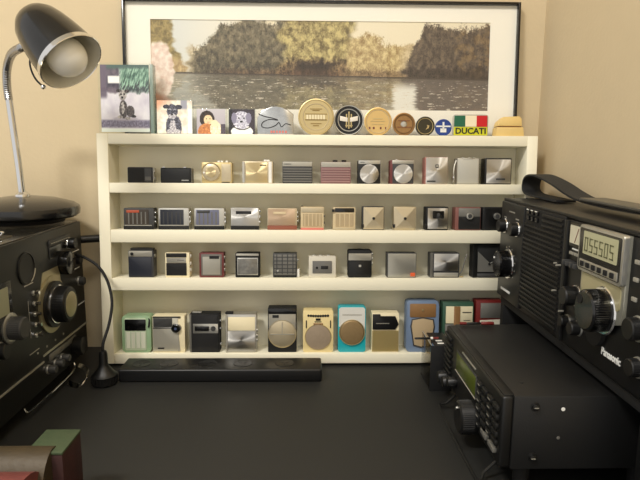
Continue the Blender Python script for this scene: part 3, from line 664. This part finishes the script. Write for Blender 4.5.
# ------------------------------------------------------------------ left communications receiver
LT = Matrix.Translation((-.035, -.42, .0)) @ Matrix.Rotation(PI/2, 4, 'Z')
T = thing('communications_receiver', 'large black shortwave receiver with many knobs at the left edge, under the lamp', 'radio', LT)
LX = lambda Y: Y+.42
panelm = mat('receiver_panel', (26,27,25), .42, metal=.2, noise_amt=.15)
topm = mat('receiver_top', (52,50,44), .22, metal=.5, noise_amt=.1)
MB().box(0, .4475, .004, .250, .018, .243, .003).build('cabinet', black, T)
MB().box(.002, .4455, -.001, .0045, .022, .245, .0015).build('front_panel', panelm, T)
MB().box(.004, .4435, .002, .246, .2428, .2470, .0015).build('top_cover', topm, T)
MB().box(.030, .27, .020, .22, .2466, .2484, .0008).build('top_reflection', mat('wall_reflection_tan', (120,112,94), .28, metal=.8), T)  # lighter tan plate puts the wall's reflection into the cover's colour
for x in (.03, .41):
    for y in (.03, .22): MB().lathe([(.012, 0), (.011, .0185)], (x, y, 0.0003), (0, 0, 1), 24).build('foot', dblack, T)
MB().tube([(.36, -.0015, .2135), (.395, -.0015, .2165)], .0004, 6).build('panel_mark', ink, T)
# upper recessed label strip
MB().box(.325, .398, -.0035, -.0005, .2225, .2315, .0008).build('label_strip', dgrey, T)
mk = MB()
for i in range(9): mk.box(.330+i*.0072, .334+i*.0072, -.004, -.0034, .2258, .2272)
mk.build('label_marks', lgrey, T)
MB().box(.325, .398, -.0025, -.0005, .204, .2215, .0008).build('dark_recess', gblack, T)
def knob(T, x, z, r_, L, m=black, ring=None, cap=None, skirt=1.0, lo=None):
    y0 = -.001
    o = MB().lathe([(r_*skirt, 0), (r_*skirt, L*.15), (r_, L*.22), (r_*.96, L*.92), (r_*.86, L), (0, L)], (x, y0, z), (0, -1, 0), 40).build('knob', m, T)
    g = MB(); n = max(20, int(r_*2600))
    for i in range(n):
        a = 2*PI*i/n; g.tube([(x+r_*.99*math.cos(a), y0-L*.28, z+r_*.99*math.sin(a)), (x+r_*.97*math.cos(a), y0-L*.90, z+r_*.97*math.sin(a))], r_*.022, 5)
    g.build('grip_ribs', m, o)
    if ring: MB().lathe([(r_*1.12, 0), (r_*1.16, .0012), (r_*1.10, .0026), (r_*.9, .0028)], (x, y0, z), (0, -1, 0), 40).build('knob_ring', ring, o)
    if cap: MB().lathe([(r_*.70, 0), (r_*.70, .0006), (r_*.62, .0010), (0, .0007)], (x, y0-L+.0001, z), (0, -1, 0), 36).build('knob_cap', cap, o)
    return o
# round dark speaker/dial disc
xs, zs = LX(-.164), .2055
MB().lathe([(.0225, 0), (.0225, .0016), (.0205, .0024), (.0195, .0012), (0, .0012)], (xs, -.001, zs), (0, -1, 0), 44).build('round_grille', black, T)
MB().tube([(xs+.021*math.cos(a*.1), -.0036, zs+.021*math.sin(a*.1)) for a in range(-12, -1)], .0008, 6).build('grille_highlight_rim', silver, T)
knob(T, LX(-.026), .2165, .0085, .012, black, chrome)
knob(T, LX(-.004), .1850, .0075, .010, black, dgrey); knob(T, LX(.004), .1480, .0070, .010, dgrey, silver)
# tuning plate, disc and knob
cx_, cz_ = LX(-.0975), .137
gm = mat('gilt_dial_plate', (176,166,134), .3, metal=.7)
MB().poly([(cx_-.034, cz_+.022), (cx_-.022, cz_+.052), (cx_+.030, cz_+.052), (cx_+.034, cz_+.030)], -.0018, -.0005).build('dial_plate', gm, T)
MB().lathe([(.0425, 0), (.0425, .0022), (.036, .0030), (0, .0030)], (cx_, -.0012, cz_), (0, -1, 0), 60).build('dial_disc', gm, T)
MB().lathe([(.0345, .0), (.0345, .0062), (.031, .0070), (0, .007)], (cx_, -.0030, cz_), (0, -1, 0), 60).build('knob_skirt', black, T)
k_ = knob(T, cx_, cz_, .0270, .0290, black, None, gm)
MB().lathe([(.0270, .0088), (.0288, .0098), (.0288, .0118), (.0270, .0125)], (cx_, 0, cz_), (0, -1, 0), 50).build('knob_band', chrome, k_)
knob(T, LX(-.052), .190, .0180, .014, gblack)
# lower-left knob with ring
knob(T, LX(-.2155), .1385, .0150, .0200, dgrey, mat('rosy_chrome', (222,200,180), .25, metal=.9), None)
MB().lathe([(.0195, 0), (.0200, .0020), (.0185, .0030), (.016, .0030)], (LX(-.2155), -.001, .1385), (0, -1, 0), 40).build('knob_skirt', silver, T)
knob(T, LX(-.2440), .118, .0100, .010, black, grey)
# dial window with cream scale
MB().rr(LX(-.36), LX(-.2060), .150, .200, -.002, .0, .002, .0005).build('window_frame', gblack, T)
MB().rr(LX(-.35), LX(-.2150), .158, .193, -.0026, -.0018, .001).build('dial_window', mat('dial_scale', (148,150,124), .35), T)
for i in range(5):
    z = .1675-.0152*i; x = LX(-.150)
    lv = MB().tube([(x, -.001, z), (x, -.010, z+.0008)], [.0016, .0024], 10).build('toggle_switch', chrome, T)
    MB().lathe([(.0036, 0), (.0036, .0016), (0, .0016)], (x, -.001, z), (0, -1, 0), 16).build('switch_collar', silver, lv)
    MB().box(x+.008, x+.015, -.0016, -.0008, z-.0006, z+.0006).build('panel_mark', lgrey, T)
MB().tube([(LX(-.166), -.0016, .108), (LX(-.166), -.0016, .160)], .0004, 6).build('panel_line', lgrey, T)
MB().box(LX(-.172), LX(-.148), -.0016, -.0008, .1815, .1828).build('panel_mark', ink, T)
# silver trim line across and lower row of controls
tm = mat('worn_silver_trim', (190,186,170), .35, metal=.6)
MB().box(.004, LX(-.135), -.0022, -.0008, .0600, .0625).box(LX(-.135), .4445, -.0022, -.0008, .0685, .0712).build('trim_line', tm, T)
MB().box(LX(-.118), LX(-.025), -.0028, -.0006, .0560, .0650, .0006).build('slider_slot', grey, T)
for Y_, z_ in ((-.124, .0455), (-.100, .0455), (-.078, .0455)): knob(T, LX(Y_), z_, .0062, .0130, dgrey, silver)
knob(T, LX(-.030), .0480, .0150, .016, black)
for i in range(4): MB().lathe([(.0016, 0), (.0016, .001), (0, .001)], (LX(-.15+.028*i), -.0008, .0800), (0, -1, 0), 12).build('panel_dot', lgrey, T)
MB().box(LX(-.172), LX(-.145), -.0016, -.0006, .0850, .0862).build('panel_mark', lgrey, T)
MB().box(LX(-.005), LX(.022), -.0016, -.0006, .1080, .1092).box(LX(-.018), LX(.012), -.0016, -.0006, .1990, .2001).box(LX(-.012), LX(.010), -.0016, -.0006, .1700, .1711).build('panel_mark', ink, T)
MB().tube(smooth_path([(LX(-.195), .001, .018), (LX(-.180), -.003, .010), (LX(-.05), -.003, .0095), (LX(-.03), .001, .018)], 4), .0016, 8).build('front_bail', chrome, T)
# carry handle bar at the right side
MB().tube([(.4472, .030, .2120), (.472, -.018, .2118), (.478, -.036, .2115)], .0068, 12).build('side_handle', black, T)

# tuner knobs clutter on top (chrome pieces)
g = 'small chrome clips lying on the left receiver'
for (x_, y_, lb) in ((-.175, -.150, 'small chrome clip on the receiver top left of the lamp base'), (-.066, -.175, 'small chrome clip on the receiver top in front of the lamp base')):
    q = thing('metal_clip', lb, 'clip', Matrix.Translation((x_, y_, .2486)), g)
    ribbon(MB(), smooth_path([(-.008, 0, .001), (.002, .001, .0015), (.008, .002, .004), (.010, .003, .007), (.004, .004, .008)]), (0, 1, 0), .005, .001).build('clip_strip', chrome, q)

# ------------------------------------------------------------------ desk lamp
LB = Vector((-.1075, -.012, .2570))
T = thing('desk_lamp', 'black gooseneck desk lamp with chrome stem and round frosted bulb', 'lamp', Matrix.Translation(LB))
MB().lathe([(.060, -.0080), (.062, -.0005), (.060, .0005)], (0, 0, 0), (0, 0, 1), 48).build('foot_pad', dblack, T)
MB().lathe([(.078, 0), (.0835, .004), (.0845, .012), (.083, .0165), (.076, .0215), (.050, .0290), (.020, .0330), (0, .0335)], (0, 0, 0), (0, 0, 1), 64).build('base', mat('lamp_black', (18,18,19), .22, coat=.3), T)
MB().lathe([(.012, .030), (.011, .036), (.007, .040), (0, .040)], (.0015, -.002, .0), (0, 0, 1), 24).build('stem_collar', chrome, T)
L0 = [Vector(p)-LB for p in ((-.1060, -.014, .286), (-.1075, -.016, .340), (-.1105, -.018, .400), (-.1120, -.020, .440))]
MB().tube(L0, .0052, 16).build('stem', mat('chrome_stem', (220,222,226), .1, metal=1), T)
gp = smooth_path([Vector(p)-LB for p in ((-.1120, -.020, .438), (-.1122, -.022, .458), (-.1050, -.032, .482), (-.0850, -.055, .500), (-.0600, -.076, .506), (-.048, -.083, .507))], 14)
MB().tube(gp, [.0056+.0006*(i % 2) for i in range(len(gp))], 16).build('gooseneck', mat('gooseneck_steel', (176,176,178), .25, metal=1), T)
# shade
ax = Vector((.666, -.293, -.683)).normalized(); OP = Vector((.0265, -.118, .4805))-LB
Ls = .101; A0 = OP-ax*Ls
prof = [(0, 0), (.010, .0010), (.020, .0045), (.029, .012), (.0360, .023), (.0405, .038), (.0440, .056), (.0465, .075), (.0483, .0945)]
prof = [(r_, h) for r_, h in prof]; prof = [(r_*.9, h) for r_, h in prof]; inn = [(r_-.0012, h+.0006) for r_, h in prof[1:]]
MB().lathe(prof, A0, ax, 56, cap=False).build('shade', mat('shade_black', (5,5,6), .2, coat=.25), T)
MB().lathe([(.0, .0015)]+inn+[(.0436, Ls)], A0, ax, 56, cap=False).build('shade_lining', lampin, T)
MB().lathe([(.0436, .0935), (.0449, .0945), (.0454, Ls), (.0446, Ls+.001), (.0438, Ls), (.0430, .0945)], A0, ax, 56, cap=False).build('shade_ring', chrome, T)
bc = OP-ax*.011
bm_ = MB(); bmesh.ops.create_uvsphere(bm_.b, u_segments=40, v_segments=24, radius=.0265, matrix=Matrix.Translation(bc))
bm_.build('bulb', mat('frosted_bulb', (240,238,230), .28, trans=0, coat=.4), T, 180)
MB().lathe([(.015, -.062), (.017, -.045), (.018, -.022)], bc, ax, 24).build('bulb_holder', white, T)
pc = [Vector(p)-LB for p in ((-.040, -.090, .497), (-.041, -.094, .480), (-.034, -.097, .462), (-.022, -.100, .450))]
MB().tube(smooth_path(pc), .0013, 8).build('switch_cord', dblack, T)
bq = MB(); bmesh.ops.create_uvsphere(bq.b, u_segments=16, v_segments=12, radius=.0036, matrix=Matrix.Translation(pc[-1])); bq.build('cord_bead', chrome, T, 180)

# ------------------------------------------------------------------ right side: riser, multiband radio, strap, transceiver
T = thing('monitor_riser', 'black stand along the right wall holding the multiband radio above the transceiver', 'stand', Matrix.Translation((.666, -.44, .0003)))
MB().box(0, .088, 0, .42, .1185, .1303, .001).build('top_board', dblack, T)
MB().box(.000, .088, .012, .024, 0, .1184, .001).build('end_panel', black, T)
MB().box(.084, .088, .0245, .4055, .0, .1184).build('back_panel', dblack, T)  # dark sheet added to make the gap beneath the board black
MB().box(.000, .088, .406, .418, 0, .1184, .001).build('end_panel', dblack, T)

PT = Matrix.Translation((.66, -.0285, .1312)) @ Matrix.Rotation(-PI/2, 4, 'Z')
T = thing('multiband_radio', 'large black portable multiband radio with digital display on the right stand', 'radio', PT)
PX = lambda Y: -.0285-Y
PZ = lambda z: z-.1312
PL, PHt, PDp = .455, .1605, .088
MB().box(0, PL, .002, PDp, 0, PHt, .004, 3).build('cabinet', mat('radio_cabinet', (18,18,18), .4, noise_amt=.1), T)
MB().box(.0015, PX(-.1225), -.0045, .0035, .005, PHt-.004, .002).build('left_panel', mat('gunmetal_panel', (50,50,49), .36, metal=.6), T)
MB().box(PX(-.1275), PL-.002, -.0020, .0035, .006, PHt-.005, .002).build('front_panel', black, T)
MB().box(.001, PL-.001, -.0012, .006, PHt-.0045, PHt+.0006, .0012).build('top_trim', charc, T)
gp_ = MB().box(PX(-.130), PX(-.252), -.0050, -.0015, PZ(.143), PZ(.2885), .001).build('speaker_grille', dblack, T)
rb = MB()
for i in range(22):
    z = PZ(.1465)+i*.00645
    if z > PZ(.268) : rb.box(PX(-.191), PX(-.250), -.0075, -.0045, z, z+.0030, .0005)
    else: rb.box(PX(-.132), PX(-.250), -.0075, -.0045, z, z+.0030, .0005)
rb.build('grille_louvres', charc, gp_)
MB().box(PX(-.254), PX(-.262), -.0060, -.0015, .006, PHt-.006, .001).build('divider_strip', charc, T)
# four little push switches in a square
for ix in (-.146, -.160, -.174):
    for iz in (.2745, .2835):
        MB().box(PX(ix)-.0035, PX(ix)+.0035, -.0085, -.0015, PZ(iz)-.003, PZ(iz)+.003, .0008).build('push_switch', gblack, T)
mk = MB()
for ix in (-.146, -.160, -.174): mk.box(PX(ix)-.003, PX(ix)+.003, -.0090, -.0084, PZ(.2855), PZ(.2868))
mk.build('switch_marks', ink, T)
knob(T, PX(-.0530), PZ(.2505), .0098, .0125, black, chrome).location.y = -.0035
knob(T, PX(-.1030), PZ(.2515), .0098, .0125, black, chrome).location.y = -.0035
kb = knob(T, PX(-.0745), PZ(.1945), .0205, .0190, gblack, chrome); kb.location.y = -.0035
MB().tube([(PX(-.0745)-.010, -.0202, PZ(.2035)), (PX(-.0745)-.0085, -.0206, PZ(.2015))], .0012, 6).build('knob_pointer', ink, kb)
mk = MB()
for i in range(11):
    a = math.radians(-40+260*i/10); q = Vector((PX(-.0745)+.0265*math.cos(a), 0, PZ(.1945)+.0265*math.sin(a)))
    mk.box(q.x-.0008, q.x+.0008, -.0052, -.0044, q.z-.0008, q.z+.0008)
for x0, x1, z in ((-.066, -.088, .2745), (-.046, -.056, .2640), (-.094, -.106, .2660)):
    x = x0
    while x > x1: mk.box(PX(x), PX(x)+.0022, -.0052, -.0044, PZ(z)-.0009, PZ(z)+.0009); x -= .0034
mk.build('panel_marks', lgrey, T)
mk = MB(); x = -.049
while x > -.086: mk.box(PX(x), PX(x)+.0022, -.0054, -.0044, PZ(.1510)-.0017, PZ(.1510)+.0017); x -= .0032
mk.build('panel_wordmark', ink, T)
# meter
mf = MB().rr(PX(-.265), PX(-.302), PZ(.257), PZ(.2845), -.004, -.0018, .001).build('meter_frame', gblack, T)
MB().rr(PX(-.267), PX(-.302), PZ(.2605), PZ(.2815), -.0046, -.0036, .001).build('meter_face', mat('meter_cream', (206,200,176), .35), mf)
MB().tube([(PX(-.280), -.0049, PZ(.262)), (PX(-.288), -.0049, PZ(.279))], .0004, 6).build('meter_needle', red, mf)
# silver plate with display
sp_ = MB().poly([(PX(-.3030), PZ(.2865)), (PX(-.3905), PZ(.2865)), (PX(-.3905), PZ(.198)), (PX(-.3600), PZ(.188)), (PX(-.3030), PZ(.188))], -.0060, -.0018, .0012).build('display_plate', mat('pale_dial_plate', (174,172,158), .32, metal=.7), T)
MB().rr(PX(-.3030), PX(-.3915), PZ(.2370), PZ(.2870), -.0110, -.0055, .003, .001).build('display_bezel', silver, sp_)
MB().rr(PX(-.3060), PX(-.3880), PZ(.2400), PZ(.2840), -.0116, -.0105, .002).build('display_surround', gblack, sp_)
lc = MB().rr(PX(-.3150), PX(-.3830), PZ(.2565), PZ(.2815), -.0122, -.0112, .001).build('display_screen', mat('lcd_screen', (176,174,140), .25), T)
seg = {'0': 'abcdef', '5': 'acdfg', '8': 'abcdefg', '6': 'acdefg'}
ds = MB()
for i, ch in enumerate('055505'):
    X0_, W_, Z0_, H_ = PX(-.3185)+i*.0102, .0068, PZ(.2600), .0150; t_ = .0013; y0, y1 = -.0126, -.0120
    for s_ in seg[ch]:
        {'a': lambda: ds.box(X0_, X0_+W_, y0, y1, Z0_+H_-t_, Z0_+H_), 'd': lambda: ds.box(X0_, X0_+W_, y0, y1, Z0_, Z0_+t_), 'g': lambda: ds.box(X0_, X0_+W_, y0, y1, Z0_+H_/2-t_/2, Z0_+H_/2+t_/2),
         'b': lambda: ds.box(X0_+W_-t_, X0_+W_, y0, y1, Z0_+H_/2, Z0_+H_), 'c': lambda: ds.box(X0_+W_-t_, X0_+W_, y0, y1, Z0_, Z0_+H_/2),
         'e': lambda: ds.box(X0_, X0_+t_, y0, y1, Z0_, Z0_+H_/2), 'f': lambda: ds.box(X0_, X0_+t_, y0, y1, Z0_+H_/2, Z0_+H_)}[s_]()
ds.build('digits', mat('lcd_digit', (96,96,66), .5), lc)
MB().box(PX(-.3090), PX(-.3860), -.0122, -.0114, PZ(.2410), PZ(.2500), .0004).build('button_panel', silver, sp_)
for i in range(6): MB().box(PX(-.3130)+i*.0122, PX(-.3130)+i*.0122+.0062, -.0136, -.0118, PZ(.2425), PZ(.2480), .0004).build('display_button', dblack, T)
MB().rr(PX(-.3080), PX(-.3860), PZ(.2100), PZ(.2345), -.0072, -.0058, .004).build('dial_window', mat('amber_dial', (178,170,134), .28, metal=.3), sp_)
# switches between meter and knob
for i in range(6): MB().box(PX(-.2665)+i*.0062, PX(-.2665)+i*.0062+.0042, -.0040, -.0018, PZ(.2465), PZ(.2500), .0003).build('band_label', lgrey, T)
for i in range(4): MB().box(PX(-.2665)+i*.0090, PX(-.2665)+i*.0090+.0042, -.0120, -.0018, PZ(.2340), PZ(.2400), .0006).build('slide_switch', dgrey, T)
MB().box(PX(-.272), PX(-.286), -.0032, -.0018, PZ(.2530), PZ(.2545)).build('label_mark', ink, T)
for Y_, z_ in ((-.2440, .2305), (-.2500, .2290), (-.2440, .1960), (-.2660, .1760)): MB().lathe([(.0012, 0), (.0012, .006), (0, .006)], (PX(Y_), -.005, PZ(z_)), (0, -1, 0), 10).build('indicator_stud', lgrey, T)
knob(T, PX(-.2885), PZ(.2010), .0112, .0175, black, chrome)
knob(T, PX(-.2730), PZ(.1660), .0068, .0110, black, silver); knob(T, PX(-.3010), PZ(.1660), .0080, .0125, black, silver)
k_ = knob(T, PX(-.3560), PZ(.2035), .0222, .0215, gblack, chrome); k_.location.y = -.0045
MB().lathe([(.0050, 0), (.0050, .0008), (0, .0008)], (PX(-.3560)-.009, -.0224, PZ(.2035)+.010), (0, -1, 0), 20).build('finger_dimple', dblack, k_)
MB().lathe([(.0190, 0), (.0185, .006), (0, .006)], (PX(-.3400), -.001, PZ(.1790)), (0, -1, 0), 30).build('knob_guard', dblack, T)
knob(T, PX(-.4120), PZ(.2020), .0110, .0120, black, silver); knob(T, PX(-.4180), PZ(.1660), .0090, .0110, black, silver)
for i, z in enumerate((.262, .245, .226)): MB().box(PX(-.3990), PX(-.4060), -.004, -.0018, PZ(z), PZ(z)+.004, .0003).build('side_switch', lgrey, T)
text('wordmark', 'Panasonic', .0110, ink, T, PX(-.3715), PZ(.1590), -.0026, .84, .0003, bold=.0003)

# strap of the radio (part that hangs over the cabinet top)
S0 = lambda Y, z: (PX(Y), .058, PZ(z))
st = MB()
ribbon(st, smooth_path([S0(-.115, .2945), S0(-.06, .2950), S0(-.01, .2955), S0(.010, .3000), S0(.015, .3100), S0(.009, .3210), S0(-.006, .3265), S0(-.028, .3275), S0(-.060, .3240), S0(-.100, .3170), S0(-.140, .3080), S0(-.180, .3020), S0(-.250, .3000), S0(-.340, .3010), S0(-.43, .3000)], 6), (0, 1, 0), .030, .0028)
st.build('carrying_strap', mat('black_webbing', (26,27,28), .7, bump=.4, bump_scale=900), T)
MB().box(PX(-.190), PX(-.44), .040, .076, PZ(.3020), PZ(.3065), .0018).build('folded_handle', mat('handle_grey', (78,76,70), .35, metal=.4), T)

# transceiver
TZ = .0285
TT = Matrix.Translation((.5545, -.118, TZ)) @ Matrix.Rotation(-PI/2, 4, 'Z')
T = thing('radio_transceiver', 'boxy black amateur radio transceiver with green display, on the desk under the right stand', 'radio', TT)
TX = lambda Y: -.118-Y
QZ = lambda z: z-TZ
TWd, THt = .245, .0835
MB().box(0, TWd, .010, .186, 0, THt, .0016).build('cabinet', mat('transceiver_steel', (19,19,19), .5, noise_amt=.15, noise_scale=700, bump=.2, bump_scale=900), T)
MB().box(.001, TWd-.001, -.002, .0105, .001, THt-.001, .003, 3).build('front_panel', black, T)
MB().box(.006, TWd-.004, .0, .0115, THt-.0016, THt+.0002, .0005).build('top_lip', charc, T)
for x in (.02, TWd-.02):
    for y in (.03, .16): MB().lathe([(.010, 0), (.009, -.014), (.0085, -TZ+.0004), (0, -TZ+.0004)], (x, y, .0005), (0, 0, 1), 24).build('foot', dblack, T)
sl = MB()
for i in range(8): sl.box(.004, .040, -.0055, -.0018, .012+i*.0084, .0160+i*.0084, .0006)
sl.build('speaker_slats', charc, T)
fd = MB().box(.064, .156, -.0030, -.0018, QZ(.0670), QZ(.0965), .0006).build('display_bezel', dgrey, T)
MB().box(.067, .153, -.0036, -.0028, QZ(.0695), QZ(.0940), .0004).build('display_screen', mat('green_lcd', (72,82,24), .3), fd)
MB().tube([(.064, -.0034, QZ(.0675)), (.156, -.0034, QZ(.0675))], .0008, 6).build('bezel_edge', lgrey, fd)
MB().box(.092, .150, -.0035, -.0018, QZ(.1020), QZ(.1038), .0004).build('top_highlight_strip', silver, T)
for c_ in range(4):
    for r__ in range(6):
        x, z = .166+c_*.0190, QZ(.0970)-r__*.0098
        if r__ == 5 and c_ > 1: continue
        kk = MB().box(x, x+.0150, -.0058, -.0018, z-.0058, z, .0008).build('key', charc, T)
        if c_ % 2 == 0: MB().box(x+.004, x+.011, -.0061, -.0056, z-.0036, z-.0026).build('key_mark', lgrey, kk)
for x in (.190, .216): MB().box(x, x+.019, -.0065, -.0018, QZ(.0420), QZ(.0480), .0008).build('light_key', grey, T)
knob(T, .153, QZ(.0425), .0205, .0220, black)
MB().tube([(.147, -.0236, QZ(.0500)), (.151, -.0236, QZ(.0540))], .0012, 6).build('knob_glint', silver, T)  # glint on the tuning knob, modelled as a small silver streak
knob(T, .020, .0100, .0085, .016, black); knob(T, .044, .0125, .0080, .015, black); knob(T, .064, .0205, .0070, .013, black)
# side screws on near side (local +x face)
for X_, Z_, rr__ in ((.587, .1005, .0040), (.5875, .0430, .0040)):
    s_ = MB().lathe([(rr__*1.25, 0), (rr__*1.25, .0012), (rr__, .0014), (rr__*.9, .0042), (rr__*.4, .0046), (0, .0038)], (TWd-.0006, X_-.5545, QZ(Z_)), (1, 0, 0), 24).build('side_screw', black, T)
    MB().box(TWd+.0036, TWd+.0044, X_-.5545-.0024, X_-.5545+.0024, QZ(Z_)-.0004, QZ(Z_)+.0004).build('screw_slot', lgrey, s_)
MB().lathe([(.0021, 0), (.0021, .0009), (0, .0012)], (TWd-.0005, .6170-.5545, QZ(.0975)), (1, 0, 0), 20).build('bright_rivet', white, T)
MB().lathe([(.0018, 0), (.0018, .0008), (0, .001)], (TWd-.0005, .6140-.5545, QZ(.0650)), (1, 0, 0), 16).build('small_rivet', grey, T)
MB().lathe([(.0022, 0), (.0018, .0010), (0, .0012)], (TWd*.86, .030, THt-.0002), (0, 0, 1), 16).build('top_screw', charc, T)
MB().tube(smooth_path([(TWd-.030, .014, .001), (TWd-.024, -.010, -.018), (TWd-.022, -.018, -.0265), (.05, -.018, -.0265), (.048, -.010, -.018), (.044, .014, .001)], 3), .0017, 8).build('tilt_bail', charc, T)

# small box with smoked side, standing behind the transceiver's front
T = thing('accessory_box', 'small black box with smoked see-through side standing behind the transceiver', 'box', Matrix.Translation((.5345, -.104, .0004)))
bw, bd, bh = .034, .068, .0725
MB().box(0, bw, 0, .0022, 0, bh, .0004).build('front_panel', dblack, T)
MB().box(0, .0016, .0023, bd, .0022, bh, .0003).build('smoked_side', smoke, T)
MB().box(bw-.0016, bw, .0023, bd, .0022, bh, .0003).build('solid_side', smoke, T)
MB().box(0, bw, .0023, bd, 0, .0021).build('base', dblack, T)
MB().box(.006, bw-.0018, .0024, bd-.004, bh-.0025, bh-.0003, .0003).build('lid', black, T)
MB().tube([(.0008, .002, bh+.0004), (.0008, bd, bh+.0004)], .0008, 6).build('rim_strip', tm, T)
for y in (.010, .022): MB().box(.012, .022, y, y+.004, bh-.0005, bh+.0005, .0002).build('lid_mark', white, T)

# two probe pens
def pen(label, P0, P1, segs, rad):
    P0, P1 = Vector(P0), Vector(P1); d_ = P1-P0
    T = thing('test_probe', label, 'probe', Matrix.Translation(P0))
    for nm, a, b, m, rr_ in segs: MB().tube([d_*a, d_*(a+.06*(b-a)), d_*(b-.06*(b-a)), d_*b], [rr_*.7*rad, rr_*rad, rr_*rad, rr_*.7*rad], 12).build(nm, m, T)
pen('thin black probe with white collar and red tail lying across the small box', (.5135, -.0795, .0764), (.5515, -.0780, .0764), [('probe_body', 0, .66, black, 1), ('collar', .66, .76, white, 1.25), ('probe_tail', .76, 1, red, 1)], .0017)
pen('black probe with red ends lying on the far edge of the transceiver top', (.5705, -.124, .1150), (.6210, -.124, .1150), [('red_tip', 0, .2, red, 1), ('probe_body', .2, .62, black, .8), ('red_sleeve', .62, 1, red, 1.15)], .0022)

# ------------------------------------------------------------------ bench vise, lower left
T = thing('bench_vise', 'worn red bench vise with green topped jaw block in the lower left corner', 'vise', Matrix.Translation((0, 0, 0)))
vred = mat('worn_red_paint', (122,62,58), .5, noise_amt=.6, noise_scale=60, bump=.4, bump_scale=120)
vworn = mat('worn_brown_metal', (70,58,38), .55, metal=.2, noise_amt=.4, noise_scale=90, bump=.4, bump_scale=200)
vgreen = mat('worn_green_paint', (62,76,50), .6, noise_amt=.3, noise_scale=120, bump=.3, bump_scale=200)
MB().box(.078, .1125, -.412, -.3680, .012, .0768, .0012).build('jaw_block', mat('dark_oxide_red', (60,28,25), .55, noise_amt=.5, noise_scale=80, bump=.4, bump_scale=150), T)
MB().box(.0775, .1130, -.4125, -.3675, .0770, .0800, .0008).build('jaw_top', vgreen, T)
def arch(x0, x1, yc, zc, ry, rz, n=16):
    b = MB(); ring = []
    for x in (x0, x1): ring.append([b.b.verts.new((x, yc+ry*math.cos(PI*i/n), zc+rz*math.sin(PI*i/n))) for i in range(n+1)])
    A, B = ring
    for i in range(n): b.b.faces.new((A[i], A[i+1], B[i+1], B[i]))
    b.b.faces.new(A); b.b.faces.new(B[::-1]); b.b.faces.new((A[0], B[0], B[-1], A[-1])); return b
arch(-.026, .102, -.4080, .030, .030, .0520).build('anvil', vworn, T)
arch(-.026, .097, -.4520, .018, .048, .0600).build('vise_body', vred, T)
MB().box(-.024, .080, -.50, -.40, .0003, .030, .004).build('base', vred, T)
MB().tube([(.060, -.400, .020), (.113, -.385, .020), (.124, -.381, .020)], [.0075, .0075, .0085], 16).build('handle_end', mat('salmon_red_paint', (176,72,56), .5, noise_amt=.4), T)

# ------------------------------------------------------------------ lights
def area(name, loc, rot, sx, sy_, e, col):
    l = bpy.data.lights.new(name, 'AREA'); l.shape = 'RECTANGLE'; l.size = sx; l.size_y = sy_; l.energy = e; l.color = col
    o = bpy.data.objects.new(name, l); COL.objects.link(o); o.location = loc; o.rotation_euler = rot; return o
area('ceiling_light', (-.55, -1.40, 1.86), (0, 0, 0), .50, .28, 46, (1, .965, .90))
area('ceiling_light', (.45, -1.10, 1.86), (0, 0, 0), .40, .25, 11, (1, .965, .90))  # weaker central lamp added as fill
w = bpy.data.worlds.new('world'); sc.world = w; w.use_nodes = True
w.node_tree.nodes['Background'].inputs[0].default_value = (1, .965, .91, 1); w.node_tree.nodes['Background'].inputs[1].default_value = .85
sc.view_settings.view_transform = 'Standard'; sc.view_settings.look = 'None'; sc.view_settings.gamma = 1; sc.view_settings.use_curve_mapping = False
sc.view_settings.exposure = 0
